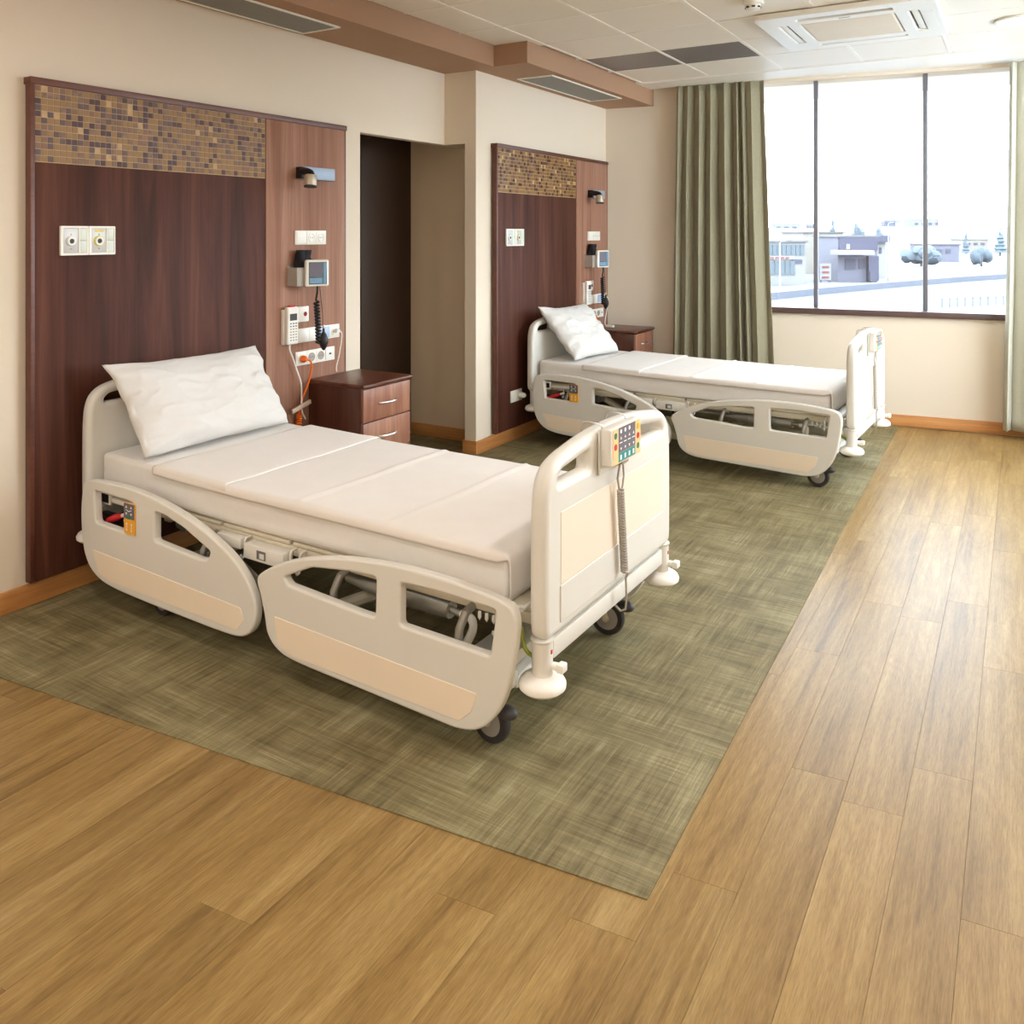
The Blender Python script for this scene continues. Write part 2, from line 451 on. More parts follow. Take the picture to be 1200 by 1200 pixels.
# ================================================================ THE SETTING
CZ = 2.74
XR, YB = 5.1, -2.6                       # wall to the side and wall behind the camera
WA = math.atan(0.14)                     # the window wall stands a little askew
WO = Vector((0.26, 6.81, 0))
def wall_pt(u, n, z):                    # point on the window wall: along it, out of it (into the room +), up
    return WO + Vector((math.cos(WA), math.sin(WA), 0)) * u + Vector((math.sin(WA), -math.cos(WA), 0)) * n + Vector((0, 0, z))
def wall_y(x): return WO.y + 0.14 * (x - WO.x)

# floor: slab and oak planks
fl = struct(obj('floor', bx((-0.7, YB, -0.20), (XR + 0.2, 8.3, -0.008)), OAK, smooth=False))
SK = 0.11
def carpet_front(x): return 1.475 + 0.1105 * x
def carpet_side(y): return 2.695 - 0.018 * (y - 1.772)
PW, PL = 0.146, 1.25
planks = {}
row = 0; x = -0.012 - PW * 3.0 + 0.006
x = 3.300 - PW * 23
while x < 4.75:
    y = -0.2 - random.random() * PL
    while y < 7.6:
        y0, y1 = y, y + PL; y = y1
        if y1 < 0.1: continue
        xm = x + PW / 2
        if x + PW < carpet_side(y0) - 0.03 and y0 + SK * (x - 2) > carpet_front(x + PW) + 0.08: continue
        if xm < 0.0: continue
        a, b_ = y0 + SK * (x - 2), y1 + SK * (x - 2)
        b_ = min(b_, wall_y(xm) - 0.012)
        if b_ - a < 0.05: continue
        L_ = round(b_ - a, 3)
        if L_ not in planks:
            g = 0.0001; bm = BM()
            top = [(-PW / 2 + g, -L_ / 2 + g), (PW / 2 - g, -L_ / 2 + SK * PW + g), (PW / 2 - g, L_ / 2 + SK * PW - g), (-PW / 2 + g, L_ / 2 - g)]
            if abs(b_ - (y1 + SK * (x - 2))) > 1e-6: top[2] = (PW / 2 - g, L_ / 2 + 0.14 * PW / 2); top[3] = (-PW / 2 + g, L_ / 2 - 0.14 * PW / 2)
            c = 0.0004
            v0 = [bm.verts.new((px_, py_, -0.0079)) for px_, py_ in top]
            v1 = [bm.verts.new((px_, py_, -0.0012)) for px_, py_ in top]
            v2 = [bm.verts.new((px_ - math.copysign(c, px_), py_ - math.copysign(c, py_), 0.0)) for px_, py_ in top]
            for A_, B_ in ((v0, v1), (v1, v2)):
                for k in range(4): bm.faces.new((A_[k], A_[(k + 1) % 4], B_[(k + 1) % 4], B_[k]))
            bm.faces.new(v2)
            o = obj('plank', bm, OAK, fl, smooth=False); planks[L_] = o.data
        else:
            o = bpy.data.objects.new('plank', planks[L_]); COL.objects.link(o); o.parent = fl
        o.location = (xm, (a + b_) / 2, 0)
    x += PW

# carpet field let into the planks
bm = BM()
cp = [(0.0, carpet_front(0)), (carpet_side(1.772), carpet_front(2.695)), (carpet_side(7.1), wall_y(2.6)), (0.27, wall_y(0.27)), (0.27, 4.735), (0.17, 4.735), (0.17, 4.985), (-0.5, 4.985), (-0.5, 3.863), (0.0, 3.863)]
lo_ = [bm.verts.new((a, b_, 0.0003)) for a, b_ in cp]; hi_ = [bm.verts.new((a, b_, 0.003)) for a, b_ in cp]
bm.faces.new(hi_)
for k in range(len(cp)): bm.faces.new((lo_[k], lo_[(k + 1) % len(cp)], hi_[(k + 1) % len(cp)], hi_[k]))
cpo = struct(obj('floor_carpet', bm, CARPET, smooth=False)); cpo['label'] = 'large olive-grey cross-hatched woven carpet field under both beds'

# walls
def wall(name, boxes, m=WALL, parent=None):
    bm = BM()
    for lo, hi in boxes: box(bm, lo, hi)
    o = obj(name, bm, m, parent, smooth=False)
    return o if parent else struct(o)
wall('wall_left', [((-0.15, YB, -0.008), (0, 3.863, CZ)), ((-0.07, 3.863, 2.108), (0, 4.732, CZ)), ((-0.07, 4.732, 2.108), (0.26, 4.985, CZ)), ((-0.60, 3.863, 2.42), (-0.07, 4.985, 2.6))])
wall('wall_left_pier', [((0.17, 4.732, -0.008), (0.26, 4.985, 2.108)), ((0.05, 4.985, -0.008), (0.26, 7.2, CZ))])
wall('wall_alcove_side', [((-0.60, 4.985, -0.008), (0.05, 5.1, 2.42))], ALCW)
wall('wall_alcove_end', [((-0.60, 3.763, -0.008), (-0.15, 3.863, 2.42))], ALCW)
wall('wall_alcove_back', [((-0.70, 3.763, -0.008), (-0.60, 5.1, 2.5))], ALCW)
d1 = struct(obj('door_1', bx((-0.585, 3.865, 0.004), (-0.545, 4.985, 2.41)), DOORA))
obj('door_leaf', bx((-0.54, 3.87, 0.02), (-0.515, 4.44, 2.40), 0.003), DOORA, d1)
obj('door_leaf', bx((-0.515, 4.43, 0.02), (-0.49, 4.983, 2.40), 0.003), DOORB, d1)
wall('wall_right', [((XR, YB, -0.2), (XR + 0.15, 3.65, CZ + 0.1)), ((XR, 6.95, -0.2), (XR + 0.15, 8.3, CZ + 0.1)), ((XR, 3.65, -0.2), (XR + 0.15, 6.95, 0.849)), ((XR, 3.65, 2.735), (XR + 0.15, 6.95, CZ + 0.1))])
w2 = struct(obj('window_2', box(bx((XR + 0.05, 3.65, 0.90), (XR + 0.11, 3.69, 2.735)), (XR + 0.05, 6.91, 0.90), (XR + 0.11, 6.95, 2.735)), MULL, smooth=False))  # unseen window, added and sized for the strong daylight from the right
obj('window_sill', bx((XR - 0.035, 3.65, 0.8495), (XR + 0.13, 6.95, 0.896), 0.004), SILL, w2)
for k in range(1, 3): obj('mullion', bx((XR + 0.05, 3.65 + 1.1 * k - 0.015, 0.897), (XR + 0.11, 3.65 + 1.1 * k + 0.015, 2.734), 0.003), MULL, w2)
for k in range(3): obj('pane', bx((XR + 0.077, 3.65 + 1.1 * k + (0.041 if k == 0 else 0.016), 0.897), (XR + 0.083, 3.65 + 1.1 * (k + 1) - (0.041 if k == 2 else 0.016), 2.734)), GLASS, w2, smooth=False)
wall('wall_rear', [((-0.15, YB - 0.15, -0.2), (XR + 0.15, YB, CZ + 0.1))], plain('rear_wall_bounce_white', (240, 236, 230), 0.85, var=0.01, scale=3))  # unseen wall, made whiter than the others to bounce fill light
U0, U1, UZ0, UZ1 = 0.95, 3.36, 0.896, 2.735
def in_wall_frame(o):
    o.location = WO; o.rotation_euler = (0, 0, WA); return o
# local frame of the window wall: x along the wall, +y outwards
wb = wall('wall_window', [((-0.15, 0, -0.2), (U0, 0.22, CZ + 0.1)), ((U1, 0, -0.2), (5.05, 0.22, CZ + 0.1)), ((U0, 0, -0.2), (U1, 0.22, 0.849)), ((U0, 0, UZ1), (U1, 0.22, CZ + 0.1))])
in_wall_frame(wb)
win = struct(in_wall_frame(obj('window_1', box(bx((U0, 0.09, 0.90), (U0 + 0.04, 0.15, UZ1)), (U1 - 0.04, 0.09, 0.90), (U1, 0.15, UZ1)), MULL, smooth=False)))
obj('window_sill', bx((U0, -0.035, 0.8495), (U1, 0.20, 0.896), 0.004), SILL, win)
for u in (1.751, 2.551):
    obj('mullion', bx((u - 0.0165, 0.055, 0.897), (u + 0.0165, 0.15, UZ1 - 0.0005), 0.003), MULL, win)
for a, b_ in ((U0 + 0.041, 1.734), (1.768, 2.534), (2.568, U1 - 0.041)):
    obj('pane', bx((a, 0.115, 0.897), (b_, 0.121, UZ1 - 0.0005)), GLASS, win, smooth=False)
# baseboards
def bboard(name, lo, hi, m, fr=False):
    o = struct(obj(name, bx(lo, hi, 0.003), m))
    return in_wall_frame(o) if fr else o
bboard('baseboard_left', (0.0, YB, 0.004), (0.014, 3.863, 0.092), BASEW)
bboard('baseboard_alcove', (-0.48, 4.971, 0.004), (0.17, 4.985, 0.092), BASEWX)
bboard('baseboard_pier', (0.158, 4.718, 0.004), (0.274, 4.732, 0.092), BASEWX)
bboard('baseboard_left_pier', (0.26, 4.733, 0.004), (0.274, 6.79, 0.092), BASEW)
bboard('baseboard_window', (0.03, -0.014, 0.004), (4.85, 0.0, 0.092), BASEWX, True)

# ceiling: slab, bars, tiles
ce = struct(obj('ceiling', bx((-0.15, YB, CZ + 0.02), (XR, 8.3, CZ + 0.12)), CEILBAR, smooth=False))
GX = [0.73 + 0.567 * k for k in range(-1, 10)]
GY = [6.49 - 0.5475 * k for k in range(0, 17)]
def cl_x(y): return 0.686 if y > 4.69 else 0.43
bw = 0.011
for gx in [g for g in GX[1:] if g < XR - 0.02]:
    obj('ceiling_bar', bx((gx - bw, YB, CZ - 0.003), (gx + bw, 6.49, CZ + 0.02)), CEILBAR, ce, smooth=False)
for gy in GY:
    obj('ceiling_bar', bx((cl_x(gy), gy - bw, CZ - 0.002), (XR, gy + bw, CZ + 0.02)), CEILBAR, ce, smooth=False)
obj('ceiling_border', bx((0.45, 6.51, CZ - 0.006), (XR, 6.80, CZ + 0.02)), CEILBAR, ce, smooth=False)
AC = (2.10, 4.79, 3.04, 5.73)
tm = {}
for i in range(len(GX) - 1):
    for j in range(len(GY) - 1):
        x0, x1 = GX[i] + bw, GX[i + 1] - bw; y1, y0 = GY[j] - bw, GY[j + 1] + bw
        if y1 < 1.6: continue
        x0 = max(x0, cl_x((y0 + y1) / 2) + 0.004); x1 = min(x1, XR - 0.005)
        if x1 - x0 < 0.03: continue
        dark = (i in (1, 2) and j == 1)
        key = (round(x1 - x0, 3), round(y1 - y0, 3), dark)
        if key not in tm:
            a, b_ = (x1 - x0) / 2, (y1 - y0) / 2
            tm[key] = obj('ceiling_tile', bx((-a, -b_, 0), (a, b_, 0.012), 0.003, 1), CEILDARK if dark else CEILM, ce)
            o = tm[key]
        else:
            o = bpy.data.objects.new('ceiling_tile', tm[key].data); COL.objects.link(o); o.parent = ce
        if dark: o['label'] = 'dark blue-grey ceiling panel'
        o.location = ((x0 + x1) / 2, (y0 + y1) / 2, CZ)
# brown soffit over the beds
struct(obj('trim_1', bx((0.0, YB, 2.60), (0.43, 4.69, CZ + 0.02)), BROWNP, smooth=False))
bm = BM(); q = [(0.26, 4.985), (0.0, 4.985), (0.0, 4.69), (0.686, 4.69), (0.686, wall_y(0.686)), (0.26, wall_y(0.26))]
lo_ = [bm.verts.new((a, b_, 2.60)) for a, b_ in q]; hi_ = [bm.verts.new((a, b_, CZ + 0.02)) for a, b_ in q]
bm.faces.new(lo_); bm.faces.new(hi_)
for k in range(len(q)): bm.faces.new((lo_[k], lo_[(k + 1) % len(q)], hi_[(k + 1) % len(q)], hi_[k]))
struct(obj('trim_2', bm, BROWNP, smooth=False))
# wall box over the lintel is cut off below the soffit by the soffit itself
def soffit_vent(x0, y0, x1, y1, label):
    t = thing('ceiling_vent', label, 'vent', ((x0 + x1) / 2, (y0 + y1) / 2, 2.5995), group='vents in the brown soffit')
    a, b_ = (x1 - x0) / 2, (y1 - y0) / 2; f = 0.016; bm = BM()
    box(bm, (-a, -b_, -0.008), (-a + f, b_, 0), 0.002); box(bm, (a - f, -b_, -0.008), (a, b_, 0), 0.002)
    box(bm, (-a + f, -b_, -0.008), (a - f, -b_ + f, 0), 0.002); box(bm, (-a + f, b_ - f, -0.008), (a - f, b_, 0), 0.002)
    obj('frame', bm, WHITEP, t)
    obj('mesh_panel', bx((-a + f, -b_ + f, -0.004), (a - f, b_ - f, -0.0005)), VENT, t)
soffit_vent(0.035, 2.16, 0.312, 3.357, 'white framed grey vent in soffit above the bed beside the alcove')
soffit_vent(0.340, 5.135, 0.630, 6.32, 'white framed grey vent in soffit above the bed beside the curtain')

# air conditioning cassette
t = thing('air_conditioner', 'white square four-way ceiling air conditioner cassette with open dark slot', 'air conditioner', ((AC[0] + AC[2]) / 2, (AC[1] + AC[3]) / 2, CZ))
h = (AC[2] - AC[0]) / 2
def ring(bm, ro, ri, z0, z1, bev=0.0):
    box(bm, (-ro, -ro, z0), (ro, -ri, z1), bev); box(bm, (-ro, ri, z0), (ro, ro, z1), bev)
    box(bm, (-ro, -ri, z0), (-ri, ri, z1), bev); box(bm, (ri, -ri, z0), (ro, ri, z1), bev)
me = plate([rpoly(rect(-h, -h, h, h), 0.05), rpoly(rect(-0.25, -h + 0.10, 0.25, -h + 0.15), 0.008), rpoly(rect(-0.25, h - 0.15, 0.25, h - 0.10), 0.008),
            rpoly(rect(-h + 0.10, -0.25, -h + 0.15, 0.25), 0.008), rpoly(rect(h - 0.15, -0.25, h - 0.10, 0.25), 0.008), rpoly(rect(-0.25, -0.25, 0.25, 0.25), 0.02)], 0.034, 0.008)
me.transform(Matrix(((1, 0, 0, 0), (0, 0, 1, 0), (0, 1, 0, -0.022), (0, 0, 0, 1))))
obj('fascia', me, WHITEP, t)
obj('duct_box', bx((-h + 0.06, -h + 0.06, -0.012), (h - 0.06, h - 0.06, -0.005)), BLACK, t)
for s in (0, 1, 2, 3):
    if s == 0:
        o = obj('louver', bx((-0.245, -h + 0.101, -0.034), (0.245, -h + 0.107, -0.022), 0.002), WHITEP, t)
        continue
    o = obj('louver', bx((-0.245, -h + 0.104, -0.034), (0.245, -h + 0.139, -0.026), 0.004), WHITEP, t)
    o.rotation_euler = (0, 0, s * math.pi / 2)
g = obj('intake_grille', bx((-0.245, -0.245, -0.036), (0.245, 0.245, -0.024), 0.006), CEILM, t)
for k in range(23):
    y_ = -0.23 + k * 0.46 / 22
    obj('slat', bx((-0.235, y_ - 0.004, -0.041), (0.235, y_ + 0.004, -0.036)), WHITEP if k == 11 else CEILM, g, smooth=False)
obj('badge', bx((-0.03, -0.300, -0.0405), (0.03, -0.290, -0.0385)), GREYMET, t, smooth=False)
for k in range(2):
    obj('screw_cover', bx((h - 0.075, -0.20 + 0.02 * k, -0.0405), (h - 0.035, 0.20, -0.0385)), WHITEP, t) if k == 0 else None

# smoke detector
t = thing('smoke_detector', 'small round cream smoke detector on the ceiling near the air conditioner', 'smoke detector', (2.19, 4.50, CZ - 0.003))
obj('base', lathe(BM(), [(0.055, 0), (0.055, -0.018), (0.050, -0.022), (0.0, -0.022)], n=28), WHITEP, t)
obj('sensor_head', lathe(BM(), [(0.040, -0.022), (0.042, -0.034), (0.036, -0.044), (0.020, -0.050), (0, -0.051)], n=28), WHITEP, t)
for k in range(8):
    a = k * math.pi / 4 + 0.3; o = obj('vent_slot', bx((-0.009, -0.002, -0.004), (0.009, 0.002, 0.004)), BLACK, t, smooth=False)
    o.location = (0.0405 * math.cos(a), 0.0405 * math.sin(a), -0.037); o.rotation_euler = (0, 0, a + math.pi / 2)

# ceiling lamps with lights, all but the first added out of view
for k, (x, y, watts) in enumerate(LAMPS):
    t = thing('ceiling_lamp', 'round recessed lit lamp in the ceiling tiles between air conditioner and pale curtain' if k == 0 else 'unseen round recessed lamp added to light the room in front of the beds', 'lamp', (x, y, CZ - 0.003), group='round ceiling lamps')
    bm = BM(); lathe(bm, [(0.125, 0), (0.125, -0.010), (0.110, -0.014), (0.104, -0.008), (0.104, 0.0)], n=32)
    obj('trim_ring', bm, WHITEP, t)
    obj('diffuser', lathe(BM(), [(0.104, -0.004), (0.06, -0.010), (0, -0.012)], n=32), LAMPGL, t)
    ld = bpy.data.lights.new('lamp_light', 'AREA'); ld.shape = 'DISK'; ld.size = 0.2; ld.energy = watts; ld.color = LAMP_C
    lo = bpy.data.objects.new('lamp_light', ld); COL.objects.link(lo); lo.parent = t; lo.location = (0, 0, -0.02)

# curtains
def curtain(name, u0t, u1t, u0b, u1b, zb, zt, folds, amp, m, label, seed, n0=0.10):
    rnd = random.Random(seed)
    cuts = [0.0]
    for _ in range(folds): cuts.append(cuts[-1] + rnd.uniform(0.45, 1.7))
    cuts = [c / cuts[-1] for c in cuts]
    am = [amp * rnd.uniform(0.6, 1.15) for _ in range(folds)]
    def fn(s, v):
        z = zb + (zt - zb) * v
        k = max(i for i in range(folds) if cuts[i] <= s + 1e-9)
        t_ = (s - cuts[k]) / (cuts[k + 1] - cuts[k])
        spread = 1.0 - 0.45 * v ** 3
        dn = math.sin(t_ * 2 * math.pi) * am[k] * spread + 0.012 * nz(s * 14 + seed, z * 1.3) * (1.2 - v)
        du = math.sin(t_ * 4 * math.pi) * 0.012
        ut = u0t + (u1t - u0t) * s; ub = u0b + (u1b - u0b) * s
        u = ub + (ut - ub) * v ** 0.9 + du + 0.008 * nz(s * 9, z * 0.9, seed)
        return wall_pt(u, n0 + dn, z)
    o = obj(name, grid(folds * 16, 36, fn), m, ang=180)
    tag(o, label, 'curtain'); thicken(o, 0.003)
    return o
curtain('curtain', 0.66, 1.365, 0.615, 1.46, 0.02, CZ - 0.004, 8, 0.056, CURTAIN, 'dark olive-grey pleated floor-length curtain behind the bed beside the window', 3, 0.12)
curtain('curtain', 3.09, 3.62, 3.045, 3.66, 0.07, CZ - 0.004, 6, 0.045, CURTLIGHT, 'pale grey curtain hanging down to the bare oak floor', 8, 0.17)

# ================================================================ HEADWALL PANELS AND WHAT HANGS ON THEM
def socket_bm(bm, x, y, z, r=0.021):
    lathe(bm, [(r, 0), (r, 0.0015), (r * 0.86, 0.0015), (r * 0.82, -0.0005), (0, -0.0005)], (x, y, z), (1, 0, 0), 20)
def headwall(dx, dy, by, second=False):
    P0 = (dx, dy, 0)
    # ---- panel
    t = thing('headboard_panel', 'tall walnut wall panel with mosaic band behind the bed ' + by, 'wall panel', P0, group='walnut wall panels')
    obj('side_edge', bx((0.0146, 1.862, 0.107), (0.05, 1.880, 2.0945), 0.001), WALEDGE, t)
    obj('top_edge', bx((0.0005, 1.862, 2.095), (0.054, 3.690, 2.123), 0.0015), WALEDGE, t)
    obj('dark_board', bx((0.0146, 1.8805, 0.107), (0.046, 3.0765, 1.784), 0.0008), WALNUT, t)
    obj('light_board', bx((0.0146, 3.080, 0.107), (0.050, 3.674, 2.0945), 0.001), LIGHTW, t)
    obj('edge_strip', bx((0.0146, 3.6745, 0.107), (0.050, 3.684, 2.0945), 0.001), WALEDGE, t)
    mo = obj('mosaic_backing', bx((0.0146, 1.8805, 1.7845), (0.0456, 3.0765, 2.0945)), GROUT, t, smooth=False)
    bm = BM(); rnd = random.Random(11 + int(dy)); pitch = 0.0254
    nc, nr = 47, 12
    px_, pz_ = (3.0755 - 1.8815) / nc, (2.0935 - 1.7865) / nr
    for i in range(nc):
        for j in range(nr):
            k = rnd.choices(range(6), (38, 20, 14, 12, 4, 12))[0]
            y0 = 1.8815 + i * px_; z0 = 1.7865 + j * pz_; g = 0.0012; d = rnd.uniform(0, 0.0012)
            box(bm, (0.0457, y0 + g, z0 + g), (0.0462 + d, y0 + px_ - g, z0 + pz_ - g), mi=k)
    o = obj('mosaic_tiles', bm, TILES, t, smooth=False); o['kind'] = 'stuff'
    X0 = 0.0502; XD = 0.0464
    # ---- gas outlets
    for k, (y0, ring_m, nm) in enumerate(((1.980, SILV, 'square wall gas outlet with plain ring on walnut board above bed '), (2.1025, YEL, 'square wall gas outlet with yellow ring on walnut board above bed '))):
        q = thing('gas_outlet', nm + by, 'gas outlet', (dx + XD, dy + y0, 1.468), group='gas outlets on the walnut boards')
        W = 0.1205; hh = 0.061
        obj('frame', plate([rpoly(rect(0, -hh, W, hh), 0.004), rect(0.012, -hh + 0.010, 0.078, hh - 0.010), rect(0.084, -hh + 0.010, 0.114, hh - 0.010)], 0.012, 0.0015, 'yz', 0.0063), WHITEP, q)
        obj('outlet_plate', bx((0.0005, 0.0125, -hh + 0.0105), (0.009, 0.0775, hh - 0.0105), 0.001), SILV, q)
        if k: obj('colour_label', bx((0.0091, 0.028, 0.036), (0.0096, 0.066, 0.046)), YEL, q, smooth=False)
        obj('ring', lathe(BM(), [(0.0225, 0), (0.0225, 0.004), (0.018, 0.005), (0.018, 0.0)], (0.0091, 0.046, -0.002), (1, 0, 0)), ring_m, q)
        obj('collar', lathe(BM(), [(0.0178, 0), (0.0178, 0.008), (0.011, 0.008), (0.010, 0.001)], (0.0091, 0.046, -0.002), (1, 0, 0)), WHITEP, q)
        obj('socket_hole', lathe(BM(), [(0.0098, 0), (0.0098, 0.0055), (0, 0.0055)], (0.0091, 0.046, -0.002), (1, 0, 0)), BLACK, q)
        for z_ in (0.026, -0.034): obj('screw', lathe(BM(), [(0.0035, 0), (0.0035, 0.0014), (0, 0.0016)], (0.0091, 0.046, z_), (1, 0, 0), 10), GREYMET, q)
        for z0 in (-hh + 0.0105, 0.0006): obj('blank_cover', bx((0.0005, 0.0845, z0), (0.0105, 0.1135, z0 + hh - 0.0112), 0.001), PALEG, q)
    # ---- reading lamp
    q = thing('reading_lamp', 'swivel wall reading lamp with black arm on light board above bed ' + by, 'lamp', (dx + X0, dy + 3.30, 1.83), group='wall reading lamps')
    obj('mounting_plate', bx((0.0, 0.018, -0.036), (0.030, 0.262, 0.032), 0.003), GREYBLUE, q)
    bm = BM(); box(bm, (0.0, -0.012, -0.034), (0.044, 0.018, 0.028), 0.003)
    tube(bm, [(0.035, 0.0, 0.004), (0.075, -0.004, 0.0), (0.105, -0.01, -0.010), (0.112, -0.012, -0.022)], 0.022, 14)
    obj('swivel_arm', bm, BLACK, q)
    ax = Vector((0.10, -0.12, -1)).normalized(); c0 = Vector((0.110, -0.012, -0.016))
    obj('lamp_head', lathe(BM(), [(0.012, 0), (0.030, 0.004), (0.033, 0.012), (0.033, 0.062), (0.0315, 0.066), (0.026, 0.066), (0.025, 0.054), (0, 0.052)], c0, ax, 28), plain('champagne_metal', (188, 176, 156), 0.35, metal=0.3) if 'champagne_metal' not in MATS else MATS['champagne_metal'], q)
    bm = BM(); lathe(bm, [(0.0336, 0.063), (0.0345, 0.065), (0.0345, 0.069), (0.027, 0.069), (0.027, 0.0655)], c0, ax, 28); obj('rim', bm, BLACK, q)
    obj('lens', lathe(BM(), [(0.0245, 0.0525), (0.012, 0.058), (0, 0.059)], c0, ax, 24), PALEG, q)
    # ---- three-gang socket plate
    def gang(name, label, y0, y1, z0, z1, mods, group):
        g_ = thing(name, label, 'socket', (dx + X0, dy + y0, (z0 + z1) / 2), group=group)
        n = len(mods); wd = y1 - y0; hh = (z1 - z0) / 2; mw = (wd - 0.012) / n
        obj('frame', bx((0, 0, -hh), (0.008, wd, hh), 0.002), WHITEP, g_)
        for i, m_ in enumerate(mods):
            a = 0.006 + i * mw + 0.0015; b_ = 0.006 + (i + 1) * mw - 0.0015; c = (a + b_) / 2
            hs = min(hh - 0.006, mw * 0.55)
            if m_ == 'blank': obj('blank_cover', bx((0.0082, a, -hs), (0.012, b_, hs), 0.001), WHITEP, g_)
            elif m_ == 'blue': obj('translucent_cover', bx((0.0082, a, -hs), (0.014, b_, hs), 0.001), BLUEGL, g_)
            elif m_ == 'data':
                d_ = obj('data_port', bx((0.0082, a, -hs), (0.012, b_, hs), 0.001), WHITEP, g_)
                obj('port_opening', bx((0.0121, c - 0.008, -0.004), (0.0126, c + 0.010, 0.006)), DARKG, d_, smooth=False)
            else:
                d_ = obj('socket_insert', bx((0.0082, a, -hs), (0.0105, b_, hs), 0.001), WHITEP, g_)
                bm = BM(); rr = min(0.021, hs * 0.72)
                lathe(bm, [(rr + 0.003, 0.0), (rr + 0.003, 0.003), (rr, 0.003), (rr - 0.001, 0.0008), (0, 0.0008)], (0.0106, c, 0), (1, 0, 0), 22)
                obj('socket_ring', bm, GREYP if m_ == 'greysocket' else WHITEP, d_)
                for s in (-1, 1): obj('pin_hole', lathe(BM(), [(0.0025, 0), (0.0025, 0.0006), (0, 0.0006)], (0.0115, c + s * 0.0085, 0), (1, 0, 0), 10), BLACK, d_)
        return g_
    gang('socket_plate', 'white three-gang socket plate below the reading lamp of the bed ' + by, 3.279, 3.513, 1.436, 1.513, ['blank', 'socket', 'socket'], 'three-gang socket plates')
    gang('socket_strip', 'white four-gang plate with blue translucent cover beside the telephone of the bed ' + by, 3.291, 3.621, 0.902, 0.978, ['blank', 'blank', 'blue', 'socket'], 'four-gang plates with blue cover')
    gang('power_strip', 'white four-gang power socket plate with orange plug near the bed ' + by, 3.283, 3.582, 0.778, 0.854, ['socket', 'greysocket', 'greysocket', 'data'], 'four-gang power plates')
    # ---- accessory bin, cuff, blood pressure monitor
    q = thing('wall_bin', 'grey open wall bin holding a black cuff above the bed ' + by, 'bin', (dx + X0, dy + 3.225, 1.215), group='grey wall bins')
    bm = BM()
    for lo, hi in (((0, 0, 0), (0.004, 0.115, 0.108)), ((0.071, 0, 0), (0.075, 0.115, 0.100)), ((0.004, 0, 0), (0.071, 0.004, 0.100)), ((0.004, 0.111, 0), (0.071, 0.115, 0.100)), ((0.004, 0.004, 0), (0.071, 0.111, 0.004))):
        box(bm, lo, hi, 0.001, 1)
    obj('bin_body', bm, GREYP, q)
    obj('front_ridge', bx((0.0752, 0.035, 0.02), (0.078, 0.080, 0.085), 0.001), GREYP, q)
    def cuff(s, v):
        a = s * 2 * math.pi; h_ = v * 0.18
        r_ = 0.027 + 0.006 * math.sin(3 * a + 4 * v) + 0.006 * nz(s * 6, v * 5, dy)
        return Vector((0.037 + r_ * 1.05 * math.cos(a) * (1 - 0.3 * v), 0.062 + (r_ * 1.5 + 0.01 * v) * math.sin(a) + 0.02 * v, 0.012 + h_))
    o = tag(obj('pressure_cuff', grid(24, 10, cuff), BLACKF, ang=180), 'rolled black fabric arm cuff sticking out of wall bin above bed ' + by, 'cuff', 'black arm cuffs')
    o.location = (dx + X0, dy + 3.225, 1.215); thicken(o, 0.003)
    na = R(-30 if not second else -24)
    q = thing('blood_pressure_monitor', 'white framed blood pressure monitor with display and black bulb by bed ' + by, 'monitor', (dx + 0.170, dy + 3.325, 1.284), na, 'wall blood pressure monitors')
    hw, hv = (0.064, 0.072)
    obj('housing', soft_box((-0.022, -hw, -hv), (0.012, hw, hv), 0.010, (2, 8, 8)), WHITEP, q)
    s_ = obj('display', bx((0.0122, -hw + 0.017, -hv + 0.012), (0.0145, hw - 0.012, hv - 0.012), 0.002), SCREEN, q)
    obj('scale_strip', bx((0.0146, hw - 0.030, -hv + 0.016), (0.0150, hw - 0.016, hv - 0.016)), SCREENB, s_, smooth=False)
    obj('reading_field', bx((0.0146, -hw + 0.022, -hv + 0.018), (0.0150, hw - 0.040, -hv + 0.046)), SCREENB, s_, smooth=False)
    obj('grey_field', bx((0.0146, -hw + 0.022, -0.018), (0.0150, hw - 0.040, hv - 0.018)), SLATE, s_, smooth=False)
    iv = Matrix.Rotation(-na, 3, 'Z')
    def loc(x_, y_, z_): return iv @ Vector((x_ - 0.170, y_ - 3.325, z_ - 1.284))
    bm = BM(); tube(bm, [loc(0.052, 3.355, 1.345), loc(0.085, 3.355, 1.350), loc(0.120, 3.345, 1.335), loc(0.150, 3.335, 1.31)], 0.016, 10)
    obj('wall_bracket', bm, BLACK, q)
    # coiled hose
    pts = [loc(0.175, 3.325, 1.214), loc(0.176, 3.323, 1.18), loc(0.170, 3.318, 1.14)]
    turns = 13
    for k in range(turns * 10 + 1):
        a = k / 10 * 2 * math.pi; z_ = 1.13 - 0.225 * k / (turns * 10)
        rr = 0.013; pts.append(loc(0.165 + rr * math.cos(a), 3.335 + 0.010 * math.sin(z_ * 9) + rr * math.sin(a), z_))
    obj('coiled_hose', tube(BM(), pts, 0.0058, 7), BLACK, q)
    pts = [loc(0.165, 3.335, 0.905), loc(0.172, 3.350, 0.900), loc(0.178, 3.362, 0.93), loc(0.176, 3.362, 1.05), loc(0.175, 3.350, 1.15), loc(0.175, 3.340, 1.214)]
    obj('thin_hose', tube(BM(), catmull(pts, 5, False), 0.0022, 6), DARKG, q)
    c0 = loc(0.180, 3.366, 0.985)
    bulb = obj('hand_bulb', lathe(BM(), [(0, 0.0), (0.006, -0.004), (0.007, -0.022), (0.016, -0.034), (0.025, -0.060), (0.026, -0.078), (0.018, -0.100), (0.007, -0.118), (0, -0.122)], c0, (0, 0, 1), 18), BLACK, q)
